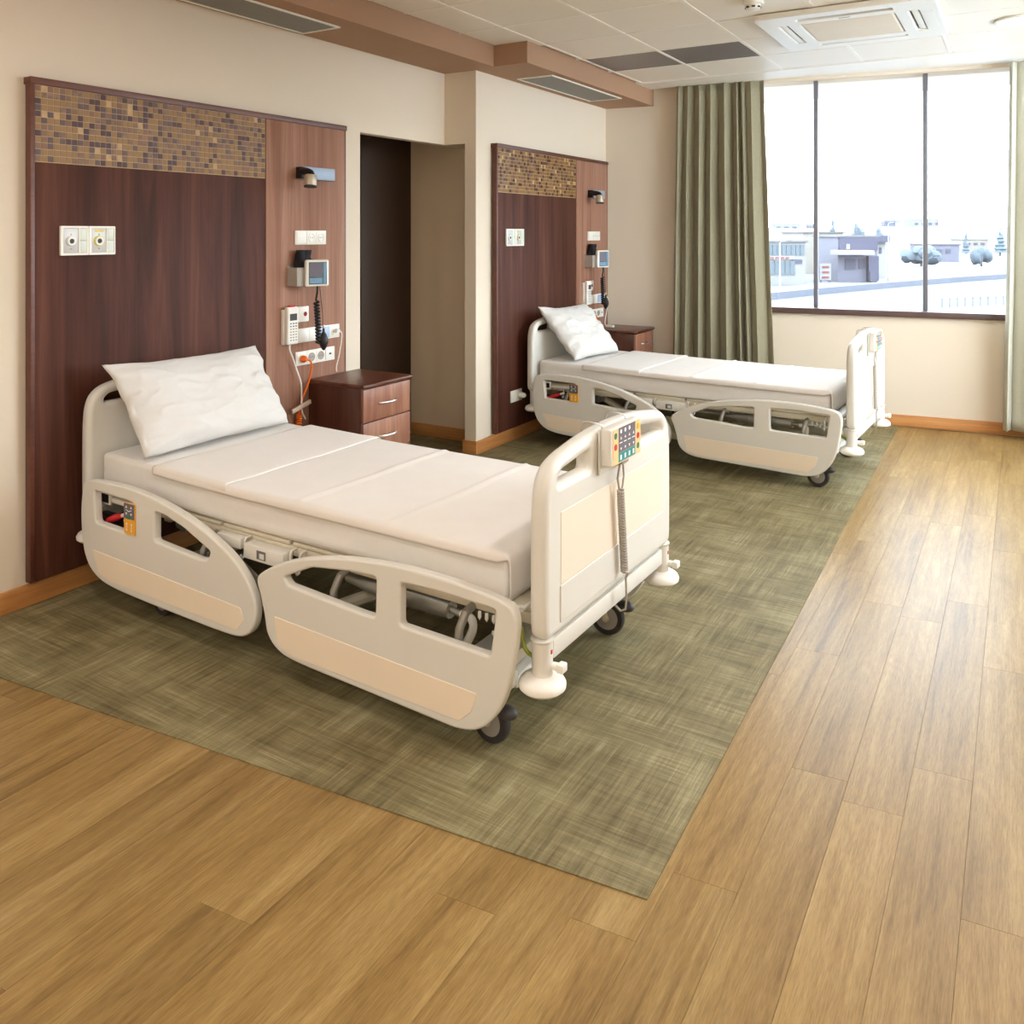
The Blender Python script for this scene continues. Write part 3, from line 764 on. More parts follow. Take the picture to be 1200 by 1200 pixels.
    obj('valve', lathe(BM(), [(0.004, 0), (0.006, 0.004), (0.006, 0.014), (0.003, 0.018)], c0, (0, 0, 1), 12), STEEL, bulb)
    # ---- telephone / nurse call handset
    q = thing('nurse_call_plate', 'white wall plate with red ring symbol beside the telephone of bed ' + by, 'call plate', (dx + X0, dy + 3.268, 1.057), group='nurse call plates')
    obj('plate', bx((0, 0, -0.042), (0.012, 0.108, 0.042), 0.004), WHITEP, q)
    obj('call_symbol', lathe(BM(), [(0.013, 0), (0.013, 0.0006), (0.009, 0.0006), (0.009, 0)], (0.0121, 0.080, 0.0), (1, 0, 0)), RED, q)
    obj('symbol_bar', bx((0.0121, 0.0785, -0.006), (0.0127, 0.0815, 0.006)), RED, q, smooth=False)
    q = thing('telephone_handset', 'white cordless telephone handset with grey display hanging on wall by bed ' + by, 'telephone', (dx + X0 + 0.013, dy + 3.185, 0.906), group='white telephone handsets')
    obj('cradle', bx((-0.0128, -0.004, -0.002), (0.006, 0.083, 0.185), 0.003), WHITEP, q)
    o = obj('handset', soft_box((0.0062, 0.0, 0.0), (0.036, 0.078, 0.200), 0.009, (2, 6, 12)), WHITEP, q)
    obj('screen', bx((0.0362, 0.014, 0.128), (0.0372, 0.064, 0.164)), DARKG, o, smooth=False)
    obj('red_button', soft_box((0.010, 0.018, 0.194), (0.032, 0.058, 0.207), 0.005, (2, 4, 2)), RED, o)
    for j in range(7):
        for i in range(3):
            obj('key', bx((0.0362, 0.015 + i * 0.019, 0.020 + j * 0.0148), (0.0374, 0.026 + i * 0.019, 0.0265 + j * 0.0148)), SLATE if j > 4 else GREYP, o, smooth=False)
    pts = catmull([(0.020, 0.028, 0.002), (0.020, 0.029, -0.03), (0.020, 0.050, -0.075), (0.018, 0.075, -0.13), (0.016, 0.113, -0.22), (0.013, 0.121, -0.30), (0.011, 0.125, -0.37), (0.013, 0.150, -0.42)], 6, False)
    obj('cord', tube(BM(), pts, 0.0042, 8), WHITEP, q)
    # ---- plugs and cords
    q = thing('orange_power_cord', 'orange plug with spiral power cord hanging from power plate of bed ' + by, 'cord', (dx + X0 + 0.0155, dy + 3.322, 0.814), group='orange power cords')
    obj('plug', lathe(BM(), [(0.019, 0), (0.020, 0.012), (0.014, 0.026), (0.010, 0.034), (0, 0.035)], (0, 0, 0), (1, 0, 0), 18), ORANGE, q)
    pts = catmull([(0.026, 0.0, 0.0), (0.040, 0.020, -0.012), (0.034, 0.036, -0.05), (0.018, 0.028, -0.13), (0.008, 0.0, -0.20), (0.004, -0.015, -0.24), (0.004, -0.030, -0.29)], 6, False)
    obj('lead', tube(BM(), pts, 0.0055, 8), ORANGE, q)
    pts = []
    for k in range(131):
        a = k / 10 * 2 * math.pi; z_ = -0.29 - 0.17 * k / 130
        pts.append((0.010 + 0.013 * math.cos(a), -0.032 - 0.02 * k / 130 + 0.013 * math.sin(a), z_))
    obj('spiral', tube(BM(), pts, 0.0052, 7), ORANGE, q)
    o = tag(obj('cable_clip', bx((0.0, -0.070, -0.012), (0.012, 0.070, 0.012), 0.003), TAPE), 'translucent pinkish clip tying the cords together by bed ' + by, 'clip', 'cord clips')
    o.location = (dx + X0 + 0.040, dy + 3.285, 0.565); o.rotation_euler = (R(14), 0, 0)
    q = thing('white_plug', 'small white plug with thin cord leading down to cabinet of bed ' + by, 'plug', (dx + X0 + 0.0147, dy + 3.578, 0.942), group='white plugs in the blue-cover plates')
    obj('plug_body', bx((0, -0.012, -0.010), (0.026, 0.016, 0.010), 0.004), WHITEP, q)
    pts = catmull([(0.024, 0.006, 0.0), (0.030, 0.022, -0.012), (0.024, 0.026, -0.06), (0.012, 0.020, -0.14), (0.008, 0.004, -0.20), (0.012, 0.0, -0.232)] + ([(0.03, -0.03, -0.24)] if second else []), 6, False)
    obj('lead', tube(BM(), pts, 0.0032, 7), WHITEP, q)

WHERE = ('beside the alcove', 'beside the curtain')
headwall(0.0, 0.0, WHERE[0])
headwall(0.26, 3.055, WHERE[1], True)
# low double socket with plug on the far panel
q = thing('low_socket', 'white socket with inserted plug low on the walnut board beside the curtain bed', 'socket', (0.3065, 5.10, 0.333))
obj('frame', bx((0, 0, -0.041), (0.010, 0.15, 0.041), 0.002), WHITEP, q)
obj('socket_ring', lathe(BM(), [(0.024, 0), (0.024, 0.003), (0.020, 0.003), (0.019, 0.001), (0, 0.001)], (0.0102, 0.042, 0), (1, 0, 0)), WHITEP, q)
obj('plug', lathe(BM(), [(0.020, 0), (0.022, 0.02), (0.016, 0.045), (0.008, 0.055), (0, 0.055)], (0.0102, 0.108, 0), (1, 0.1, 0), 18), WHITEP, q)

# ---- bedside cabinets
def cabinet(loc, label, rz=0.0):
    t = thing('bedside_cabinet', label, 'cabinet', loc, rz, 'bedside cabinets')
    D, W, H = 0.375, 0.40, 0.692
    obj('body', bx((0, 0, 0.012), (D, W, H - 0.0225), 0.001), CABD, t)
    obj('plinth', bx((0.01, 0.02, 0.0), (D - 0.03, W - 0.02, 0.0118)), CABD, t, smooth=False)
    obj('cabinet_top', bx((0, -0.008, H - 0.022), (D + 0.030, W + 0.012, H), 0.007, 3), CABT, t)
    for z0, z1 in ((0.490, 0.664), (0.312, 0.484), (0.020, 0.306)):
        d_ = obj('drawer', bx((D + 0.0005, 0.003, z0), (D + 0.0185, W - 0.003, z1), 0.0012), CABW, t)
        zc = (z0 + z1) / 2 if z1 > 0.31 else 0.262
        pts = [(D + 0.019 + 0.026 * math.sin(math.pi * min(1, max(0, k / 14))) ** 0.6, 0.128 + 0.144 * k / 14, zc) for k in range(15)]
        obj('handle', tube(BM(), pts, 0.0055, 8), STEEL, d_)
    return t
cabinet((0.0505, 3.385, 0.0035), 'walnut bedside cabinet with curved steel handles beside the alcove')
cabinet((0.325, 6.388, 0.0035), 'walnut bedside cabinet between the pillow and the window wall corner', R(1.0))
o = tag(obj('cable_adapter', soft_box((-0.02, -0.022, 0), (0.05, 0.022, 0.022), 0.006, (3, 3, 2)), WHITEP), 'small white power adapter lying on the cabinet beside the window wall', 'adapter')
o.location = (0.40, 6.56, 0.6962)

# ================================================================ HOSPITAL BEDS
def ellipsoid(bm, c, r, n=16):
    rings = [(math.sin(math.pi * k / 10), -math.cos(math.pi * k / 10)) for k in range(11)]
    q = BM(); lathe(q, [(max(a, 0), b_) for a, b_ in rings], (0, 0, 0), (0, 0, 1), n)
    me = bpy.data.meshes.new('e'); q.to_mesh(me); q.free()
    me.transform(Matrix.Translation(c) @ Matrix.Diagonal((*r, 1))); bm.from_mesh(me); bpy.data.meshes.remove(me)
    return bm
HALF = 0.428
def end_board(root, x, s, name):
    """moulded end board: rounded rim with two grip slots, inlay and lower band; s = +1 outer side towards +x"""
    half = [(0.0, 0.370), (-0.20, 0.370), (-0.38, 0.370), (-0.425, 0.371), (-0.447, 0.379), (-0.457, 0.405), (-0.459, 0.48), (-0.459, 0.62), (-0.457, 0.72), (-0.449, 0.785), (-0.425, 0.832), (-0.375, 0.862), (-0.28, 0.880), (-0.15, 0.895), (0.0, 0.901)]
    path = half + [(-y, z) for y, z in half[-2:0:-1]]
    slot = lambda sg: [(sg * 0.190, 0.792), (sg * 0.382, 0.792), (sg * 0.382, 0.806), (sg * 0.360, 0.824), (sg * 0.190, 0.846)]
    fr = obj(name, plate([catmull(path, 4), rpoly(slot(1), 0.012), rpoly(slot(-1), 0.012)], 0.056, 0.021, 'yz', x, 4), BEDP, root)
    xo = x + s * 0.0283
    obj('inlay', plate([rpoly(rect(-0.374, 0.508, 0.374, 0.712), 0.006)], 0.003, 0.001, 'yz', xo), IVORY, fr, label='ivory inlay panel')
    obj('lower_band', plate([rpoly(rect(-0.378, 0.402, 0.378, 0.506), 0.004)], 0.006, 0.002, 'yz', x + s * 0.029), BEDP, fr)
    return fr
HEADRAIL = [(0.096, 0.45), (0.112, 0.492), (0.16, 0.509), (0.277, 0.517), (0.39, 0.519), (0.50, 0.512), (0.62, 0.496), (0.758, 0.467), (0.881, 0.429), (0.989, 0.382), (1.062, 0.330), (1.106, 0.275), (1.124, 0.222), (1.115, 0.162), (1.078, 0.122), (1.02, 0.104), (0.90, 0.100), (0.70, 0.101), (0.46, 0.104), (0.27, 0.114), (0.17, 0.145), (0.115, 0.205), (0.093, 0.29), (0.088, 0.38)]
HR_H1 = [(0.188, 0.466), (0.430, 0.461), (0.424, 0.349), (0.198, 0.353)]
HR_H2 = [(0.575, 0.450), (0.640, 0.446), (0.735, 0.420), (0.884, 0.376), (0.868, 0.344), (0.820, 0.338), (0.575, 0.352)]
HR_P = [(0.172, 0.236), (1.050, 0.210), (1.066, 0.170), (1.030, 0.128), (0.30, 0.133), (0.215, 0.150)]
FOOTRAIL = [(1.130, 0.322), (1.150, 0.352), (1.238, 0.400), (1.349, 0.440), (1.498, 0.474), (1.629, 0.491), (1.771, 0.501), (1.907, 0.501), (2.034, 0.494), (2.118, 0.483), (2.154, 0.466), (2.167, 0.425), (2.158, 0.345), (2.135, 0.235), (2.098, 0.158), (2.043, 0.104), (1.975, 0.083), (1.88, 0.082), (1.60, 0.088), (1.33, 0.094), (1.235, 0.110), (1.182, 0.152), (1.165, 0.215), (1.145, 0.280)]
FR_H1 = [(1.265, 0.368), (1.393, 0.414), (1.549, 0.437), (1.656, 0.443), (1.652, 0.332), (1.600, 0.330), (1.285, 0.346)]
FR_H2 = [(1.763, 0.448), (1.90, 0.452), (2.094, 0.447), (2.074, 0.326), (1.763, 0.331)]
FR_P = [(1.215, 0.222), (2.036, 0.203), (2.020, 0.150), (1.975, 0.108), (1.30, 0.112), (1.235, 0.130)]
def grow(p, d):
    cx_ = sum(a for a, _ in p) / len(p); cz_ = sum(b_ for _, b_ in p) / len(p)
    return [(a + math.copysign(d, a - cx_), b_ + math.copysign(d, b_ - cz_)) for a, b_ in p]
def side_rail(root, out, holes, pan, y, s):
    r = obj('side_rail', plate([catmull(out, 4)] + [rpoly(grow(h_, 0.006), 0.012) for h_ in holes], 0.034, 0.008, 'xz', y, 3), BEDP, root)
    obj('accent_panel', plate([rpoly(pan, 0.008)], 0.003, 0.001, 'xz', y + s * 0.0173), PEACH, r, label='peach accent panel')
    return r
def keypad(rail, y):
    x0, x1, z0, z1 = 0.390, 0.458, 0.345, 0.463
    obj('keypad', plate([rpoly(rect(x0, z0, x1, z1), 0.006)], 0.006, 0.001, 'xz', y - 0.0205), AMBER, rail, label='grey and amber keypad with arrow keys')
    k = obj('keypad_top', plate([rpoly(rect(x0 + 0.001, (z0 + z1) / 2, x1 - 0.001, z1 - 0.001), 0.005)], 0.002, 0.0005, 'xz', y - 0.0240), SLATE, rail)
    bm = BM()
    def tri(cx_, cz_, r_, up):
        s_ = 1 if up else -1; yy = y - 0.0258 if cz_ > (z0 + z1) / 2 else y - 0.0242
        bm.faces.new([bm.verts.new((cx_ + a * r_, yy, cz_ + b_ * r_ * s_)) for a, b_ in ((-0.9, -0.7), (0.9, -0.7), (0, 0.9))])
    for cx_ in (x0 + 0.019, x1 - 0.019):
        for cz_, up in ((z1 - 0.013, 1), (z1 - 0.040, 0), (z0 + 0.040, 1), (z0 + 0.015, 0)): tri(cx_, cz_, 0.0062, up)
        for cz_ in (z0 + 0.0275,):
            for dz in (-0.003, 0.003):
                bm.faces.new([bm.verts.new((cx_ + a, y - 0.0242, cz_ + dz + b_)) for a, b_ in ((-0.006, -0.001), (0.006, -0.001), (0.006, 0.001), (-0.006, 0.001))])
    pts = [(x0 + 0.016, z1 - 0.024), (x0 + 0.032, z1 - 0.030), (x1 - 0.016, z1 - 0.024)]
    for (a, b_), (c, d) in zip(pts, pts[1:]):
        bm.faces.new([bm.verts.new(v) for v in ((a, y - 0.0258, b_ - 0.0015), (c, y - 0.0258, d - 0.0015), (c, y - 0.0258, d + 0.0015), (a, y - 0.0258, b_ + 0.0015))])
    o = obj('arrow_print', bm, PRINTW, rail, smooth=False)
    obj('green_key', plate([rpoly([(x0 + 0.026, 0.404), (x1 - 0.026, 0.404), (x1 - 0.022, 0.416), (x0 + 0.022, 0.416)], 0.003)], 0.002, 0.0004, 'xz', y - 0.0262), GREENP, rail)
def castor(root, x, y, side, rot, pedal):
    c = bpy.data.objects.new('castor', None); COL.objects.link(c); c.parent = root; c.location = (x, y, 0.0035); c.empty_display_size = 0.05
    R0 = 0.066; tr = 0.030
    M_ = Matrix.Rotation(rot, 4, 'Z') @ Matrix.Translation((0.0, 0, 0))
    def part(nm, bm, m_):
        bmesh.ops.transform(bm, matrix=M_, verts=bm.verts); return obj(nm, bm, m_, c)
    prof = [(0.050, -0.015), (0.061, -0.0155), (0.0652, -0.010), (R0, 0.0), (0.0652, 0.010), (0.061, 0.0155), (0.050, 0.015)]
    part('tyre', lathe(BM(), prof, (tr, 0, R0), (0, 1, 0), 36), RUBBER)
    part('wheel_disc', lathe(BM(), [(0, -0.0175), (0.030, -0.0172), (0.0475, -0.0145), (0.0495, 0.0), (0.0475, 0.0145), (0.030, 0.0172), (0, 0.0175)], (tr, 0, R0), (0, 1, 0), 32), HUBG)
    bm = BM(); box(bm, (-0.028, -0.030, 0.128), (0.05, 0.030, 0.150), 0.008)
    for s in (-1, 1):
        tube(bm, [(tr, s * 0.0225, R0), (tr * 0.8, s * 0.0225, R0 + 0.03), (0.004, s * 0.0225, 0.135)], 0.0, 8, rads=[0.010, 0.011, 0.014])
        lathe(bm, [(0.012, -0.004), (0.012, 0.004)], (tr, s * 0.0225, R0), (0, 1, 0), 14)
    part('fork', bm, FRAMEP)
    bm = BM(); lathe(bm, [(0.020, 0.148), (0.020, 0.185)], n=16); obj('stem', bm, GREYMET, c)
    if pedal:
        bm = BM(); ellipsoid(bm, (pedal * 0.095, side * 0.02, 0.112), (0.034, 0.024, 0.020))
        tube(bm, [(pedal * 0.03, side * 0.01, 0.15), (pedal * 0.08, side * 0.016, 0.118)], 0.009, 8)
        obj('brake_pedal', bm, DARKG, c)
    return c
def make_bed(label):
    b = thing('hospital_bed', label, 'bed', group='hospital beds')
    xh, xf = 0.035, 2.205
    end_board(b, xh, -1, 'headboard'); end_board(b, xf, 1, 'footboard')
    for x_, sx in ((xh + 0.02, -1), (xf, 1)):
        for sy in (-1, 1):
            yb = sy * HALF
            p = obj('corner_post', lathe(BM(), [(0.0295, 0.265), (0.0295, 0.366), (0.033, 0.370), (0.033, 0.374)], (x_, yb, 0), n=20), BEDP, b)
            if sx > 0:
                obj('red_mark', bx((x_ + 0.027, yb - 0.004, 0.335), (x_ + 0.0305, yb + 0.004, 0.347), 0.001), RED, p)
                bm = BM(); tube(bm, [(x_ + 0.026, yb + 0.006, 0.300), (x_ + 0.05, yb + 0.01, 0.300)], 0.011, 12); box(bm, (x_ + 0.045, yb - 0.004, 0.288), (x_ + 0.066, yb + 0.026, 0.312), 0.004)
                obj('locking_knob', bm, BUMPW, p)
            prof = [(0, 0.274), (0.030, 0.274), (0.046, 0.270), (0.061, 0.261), (0.067, 0.250), (0.066, 0.240), (0.056, 0.231), (0.035, 0.226), (0, 0.225)]
            obj('bumper', lathe(BM(), prof, (x_, yb, 0), n=32), BUMPW, b, label='white disc bumper')
    obj('end_crossbar', bx((xf - 0.022, -HALF + 0.030, 0.305), (xf + 0.020, HALF - 0.030, 0.362), 0.006), BEDP, b)
    obj('end_crossbar', bx((xh - 0.015, -HALF + 0.030, 0.305), (xh + 0.022, HALF - 0.030, 0.362), 0.006), BEDP, b)
    YR = 0.488
    for s in (-1, 1):
        hr = side_rail(b, HEADRAIL, [HR_H1, HR_H2], HR_P, s * YR, s)
        side_rail(b, FOOTRAIL, [FR_H1, FR_H2], FR_P, s * YR, s)
        if s < 0: keypad(hr, s * YR)
        for x_ in (0.34, 0.80, 1.45, 1.95):
            bm = BM(); tube(bm, [(x_, s * 0.40, 0.392), (x_, s * 0.438, 0.385), (x_ - 0.01, s * 0.456, 0.34), (x_ - 0.01, s * 0.462, 0.27)], 0.013, 10)
            box(bm, (x_ - 0.045, s * 0.466 - 0.006, 0.245), (x_ + 0.025, s * 0.466 + 0.0035, 0.285), 0.003)
            obj('rail_arm', bm, GREYMET, b)
    # lying surface
    for s in (-1, 1):
        obj('platform_beam', bx((0.07, s * 0.385 - 0.018, 0.385), (2.165, s * 0.385 + 0.018, 0.420), 0.005), FRAMEP, b)
    for x0, x1 in ((0.075, 0.82), (0.835, 1.18), (1.195, 1.55), (1.565, 2.15)):
        obj('platform_panel', bx((x0, -0.405, 0.4205), (x1, 0.405, 0.4345), 0.004), FRAMEP, b)
    for x_ in (0.45, 1.10, 1.72):
        obj('platform_crossmember', bx((x_ - 0.02, -0.365, 0.355), (x_ + 0.02, 0.365, 0.3845), 0.004), FRAMEP, b)
    # control box under the mattress and small fittings
    cb = obj('control_box', bx((1.00, -0.452, 0.355), (1.20, -0.405, 0.408), 0.005), BEDP, b)
    obj('label_plate', bx((1.07, -0.4535, 0.366), (1.115, -0.4525, 0.396)), SLATE, cb, smooth=False)
    obj('status_panel', bx((1.085, -0.4550, 0.370), (1.108, -0.4537, 0.388)), PALEG, cb, smooth=False)
    obj('connector', lathe(BM(), [(0.009, 0), (0.009, 0.02), (0, 0.02)], (1.11, -0.428, 0.354), (0, 0, -1), 12), BLACK, cb)
    obj('junction_box', bx((0.84, -0.440, 0.372), (0.97, -0.405, 0.412), 0.006), BEDP, b)
    for x_ in (0.30, 0.985, 1.215, 1.26, 2.055):
        pts = catmull([(x_, -0.404, 0.415), (x_, -0.425, 0.414), (x_, -0.432, 0.40), (x_, -0.432, 0.365), (x_, -0.436, 0.352), (x_, -0.446, 0.350), (x_, -0.450, 0.362)], 4, False)
        obj('bag_hook', tube(BM(), pts, 0.0042, 7), BEDP, b)
    for x_ in (1.98, 2.005, 2.03):
        obj('cable_hook', lathe(BM(), [(0.005, 0.0), (0.006, -0.016), (0.0, -0.026)], (x_, -0.409, 0.385), (0, 0, 1), 8), BEDP, b)
    pts = catmull([(1.95, -0.410, 0.440), (2.08, -0.425, 0.436), (2.13, -0.415, 0.436), (2.14, -0.36, 0.436), (2.14, 0.36, 0.436), (2.13, 0.415, 0.436), (2.08, 0.425, 0.436), (1.95, 0.410, 0.440)], 5, False)
    obj('mattress_retainer', tube(BM(), pts, 0.006, 8), BEDP, b)
    # head-end fittings seen through the rail
    bm = BM(); box(bm, (0.125, -0.452, 0.400), (0.205, -0.440, 0.452), 0.004); obj('bracket_frame', bm, BEDP, b)
    obj('bracket_opening', bx((0.134, -0.4535, 0.410), (0.196, -0.4522, 0.443)), BLACK, b, smooth=False)
    obj('bracket_arm', bx((0.206, -0.447, 0.412), (0.40, -0.430, 0.430), 0.004), BEDP, b)
    bm = BM(); tube(bm, [(0.190, -0.448, 0.338), (0.245, -0.449, 0.360), (0.285, -0.449, 0.375)], 0.0, 10, rads=[0.013, 0.015, 0.010])
    obj('release_handle', bm, RED, b, label='red release handle'); obj('handle_tip', tube(BM(), [(0.280, -0.449, 0.373), (0.315, -0.450, 0.386)], 0.008, 8), WHITEP, b)
    obj('handle_pad', bx((0.11, -0.434, 0.300), (0.37, -0.405, 0.358), 0.010), BLACK, b)
    # lifting gear
    for x_, k in ((0.50, 1), (1.66, -1)):
        bm = BM(); box(bm, (x_ - 0.05, -0.33, 0.33), (x_ + 0.06, -0.24, 0.41), 0.01)
        lathe(bm, [(0.036, -0.345), (0.036, -0.325)], (x_ + 0.02, 0, 0.36), (0, 1, 0), 20); lathe(bm, [(0.018, -0.365), (0.018, -0.34)], (x_ + 0.02, 0, 0.36), (0, 1, 0), 16)
        obj('lift_motor', bm, GREYMET, b)
        for s in (-1, 1):
            bm = BM(); p0 = Vector((x_, s * 0.29, 0.37)); p1 = Vector((x_ + k * 0.42, s * 0.29, 0.165))
            tube(bm, [p0, p1], 0.022, 8); obj('lift_arm', bm, FRAMEP, b)
    bm = BM(); tube(bm, [(1.72, -0.375, 0.352), (1.86, -0.385, 0.352)], 0.0, 12, rads=[0.034, 0.026]); tube(bm, [(1.855, -0.385, 0.352), (1.90, -0.388, 0.350)], 0.011, 10)
    obj('actuator', bm, GREYMET, b)
    obj('actuator_link', tube(BM(), catmull([(1.90, -0.388, 0.350), (1.935, -0.388, 0.345), (1.94, -0.388, 0.31), (1.90, -0.385, 0.24), (1.86, -0.38, 0.19)], 5, False), 0.013, 10), BEDP, b)
    bm = BM(); tube(bm, [(1.42, -0.37, 0.350), (1.60, -0.375, 0.350)], 0.0, 12, rads=[0.014, 0.034]); tube(bm, [(1.60, -0.375, 0.350), (1.72, -0.375, 0.352)], 0.034, 12)
    obj('actuator_tube', bm, GREYMET, b)
    # base
    for s in (-1, 1): obj('base_beam', bx((0.38, s * 0.345 - 0.025, 0.152), (2.06, s * 0.345 + 0.025, 0.198), 0.006), FRAMEP, b)
    for x_ in (0.47, 1.97): obj('base_crossmember', bx((x_ - 0.03, -0.319, 0.156), (x_ + 0.03, 0.319, 0.196), 0.006), FRAMEP, b)
    obj('base_cover', bx((1.80, -0.28, 0.10), (2.03, 0.28, 0.152), 0.02), BEDP, b)
    for x_, pd in ((0.46, 0), (2.00, 1)):
        for s in (-1, 1): castor(b, x_ - 0.02, s * 0.388, s, R(6 * s), pd)
    # green-yellow mains lead at the foot end
    obj('earth_lead', tube(BM(), catmull([(2.12, -0.40, 0.37), (2.15, -0.43, 0.33), (2.17, -0.40, 0.30), (2.15, -0.30, 0.29)], 5, False), 0.006, 7), plain('green_yellow_lead', (150, 160, 60), 0.5, var=0.2, scale=60), b)
    return b
bed1 = make_bed('cream hospital bed with peach rail panels standing beside the walnut cabinet and alcove')
bed1.location = (0.076, 2.512, 0); bed1.rotation_euler = (0, 0, R(-1.0))
bed2 = copy_tree(bed1)
bed2['label'] = 'cream hospital bed with peach rail panels standing beside the olive curtain and window'
bed2.location = (0.395, 5.655, 0); bed2.rotation_euler = (0, 0, R(-2.3))

# ---- bedding: mattress, blanket, pillow
def mat_rise(x): return 0.020 * max(0.0, (0.95 - x) / 0.9) ** 1.4
def bedding(bed, by, seed, pil):
    def fn(p):
        q = p.copy(); top = (p.z - 0.435) / 0.137
        q.z += mat_rise(p.x)
        if abs(p.y) > 0.40: q.y += math.copysign(0.004, p.y) * nz(p.x * 4 + seed, p.z * 18) + math.copysign(0.003, p.y) * nz(p.x * 1.3 + seed, p.z * 60)
        return q
    m_ = tag(obj('mattress', soft_box((0.085, -0.412, 0.4355), (2.085, 0.412, 0.572), 0.022, (60, 24, 6), fn), SHEET), 'mattress under a fitted white sheet on the bed ' + by, 'mattress', 'mattresses')
    m_.matrix_world = bed.matrix_basis.copy()
    # blanket: profile along the bed, swept across it
    prof = [(0.872, 0.0125), (0.860, 0.0150), (0.75, 0.0105), (0.62, 0.0105), (0.50, 0.0100), (0.450, 0.0095), (0.437, 0.0075), (0.446, 0.0050), (0.50, 0.0042)]
    xs = 0.56
    while xs < 2.055: prof.append((xs, 0.0042)); xs += 0.0125
    prof += [(2.072, 0.0035), (2.086, -0.002), (2.0925, -0.014), (2.094, -0.035), (2.094, -0.07), (2.094, -0.10), (2.093, -0.125)]
    cross = [(-0.4205, -0.030), (-0.4210, -0.022), (-0.4205, -0.012), (-0.417, -0.004), (-0.408, 0.0), (-0.395, 0.0)] 
    cross = cross + [(-0.36 + 0.72 * k / 22, 0.0) for k in range(23)] + [(-a, b_) for a, b_ in cross[::-1]]
    n0, n1 = len(prof) - 1, len(cross) - 1
    def bf(s, v):
        i = round(s * n0); j = round(v * n1); x, dz = prof[i]; y, hz_ = cross[j]
        foot = max(0.0, (x - 2.06) / 0.034) if x > 2.06 else 0
        lay = 1 if i < 6 else 0
        z = 0.572 + mat_rise(x) + dz + hz_ * (1 - min(1, foot))
        if lay: y *= 1.006 + 0.006 * nz(x * 5, seed)
        x2 = x + 0.010 * nz(y * 2.5, seed + lay) * (1 if x < 1.95 else 0)
        if abs(y) < 0.41 and x < 2.06:
            z += 0.0035 * nz(x * 3 + seed, y * 3.5) + 0.0015 * nz(x * 9, y * 9 + seed)
            if not lay:
                for cx_, hgt in ((1.235, 0.0065), (1.64, 0.0055)):
                    z += hgt * math.exp(-((x - cx_ - 0.02 * y) / 0.011) ** 2)
            if lay: z += 0.004 * abs(nz(x * 6 + 3, y * 2.2 + seed))
            z = max(z, 0.572 + mat_rise(x) + (0.0085 if lay else 0.0022))
        if foot >= 1: x2 += 0.004 * (1 + nz(y * 6, z * 20, seed))
        return Vector((x2, y, z))
    o = tag(obj('blanket', grid(n0, n1, bf), BLANKET, ang=180), 'thin cream blanket with folded-back top spread over the bed ' + by, 'blanket', 'cream blankets')
    o.matrix_world = bed.matrix_basis.copy(); thicken(o, 0.003, 1.0)
    # pillow
    W, H, T = pil['size']
    def pf(sgn):
        def f(s, v):
            a, c = 2 * s - 1, 2 * v - 1
            ea = 1 - abs(a) ** 3.2; ec = 1 - abs(c) ** 3.2
            th = T * (max(ea, 0) ** 0.55) * (max(ec, 0) ** 0.55)
            px_ = a * W / 2 * (1 - 0.03 * (1 - c * c)) ; pz_ = c * H / 2 * (1 - 0.045 * (1 - a * a))
            if a < -0.55 and c > 0.3:                      # loose open end of the case
                k = (-a - 0.55) / 0.45 * (c - 0.3) / 0.7
                px_ -= 0.030 * k; pz_ += 0.012 * k
            e = max(abs(a), abs(c)); mid = min(1.0, th / (T * 0.35))
            wr = (0.012 * nz(a * 2.0 + seed, c * 2.2) + 0.006 * nz(a * 4.6 + seed, c * 5.5)) * mid
            rid = 1 - abs(nz(a * 2.6 + c * 1.6 + seed, c * 3.2 - a * 1.2, seed)) * 2.2          # sharp creases
            wr += 0.008 * max(0, rid) ** 3 * mid * (0.25 + 0.75 * max(abs(a), -c * 0.8))
            rad = math.sin(c * 13 + 2.5 * nz(a * 3, c * 2, seed)) * max(0, abs(a) - 0.55) / 0.45 * (1 if e < 0.97 else 0.3)
            wr += 0.007 * rad
            th2 = th * (1.0 if sgn > 0 else 0.75)
            edge = 0.010 * math.sin(a * 11 + seed) * (abs(c) > 0.97) + 0.008 * math.sin(c * 9 + seed) * (abs(a) > 0.97)
            sag = -0.05 * 0 * c
            return Vector((sgn * th2 + wr * (1 if th > 0.004 else 0.6) + edge * 0.6 + 0.05 * (a * a) * pil.get('cup', 0.4) * (c > 0) * c, px_, pz_))
        return f
    bm = grid(100, 64, pf(1)); q = grid(100, 64, pf(-1))
    me = bpy.data.meshes.new('q'); q.to_mesh(me); q.free(); bm.from_mesh(me); bpy.data.meshes.remove(me)
    bmesh.ops.remove_doubles(bm, verts=bm.verts, dist=0.0012)
    bmesh.ops.transform(bm, matrix=Matrix.Translation(pil['pos']) @ Matrix.Rotation(R(pil.get('yaw', 0)), 4, 'Z') @ Matrix.Rotation(R(-pil['tilt']), 4, 'Y') @ Matrix.Rotation(R(pil.get('roll', 0)), 4, 'X'), verts=bm.verts)
    o = tag(obj('pillow', bm, PILLOWM, ang=180), 'plump white pillow leaning on the headboard of the bed ' + by, 'pillow', 'white pillows')
    o.matrix_world = bed.matrix_basis.copy()
bedding(bed1, WHERE[0], 1.7, dict(size=(0.76, 0.42, 0.075), pos=(0.242, -0.028, 0.772), tilt=36, roll=0.0, yaw=0))
bedding(bed2, WHERE[1], 6.3, dict(size=(0.62, 0.46, 0.080), pos=(0.215, -0.045, 0.770), tilt=43, roll=-1.0, yaw=-2))

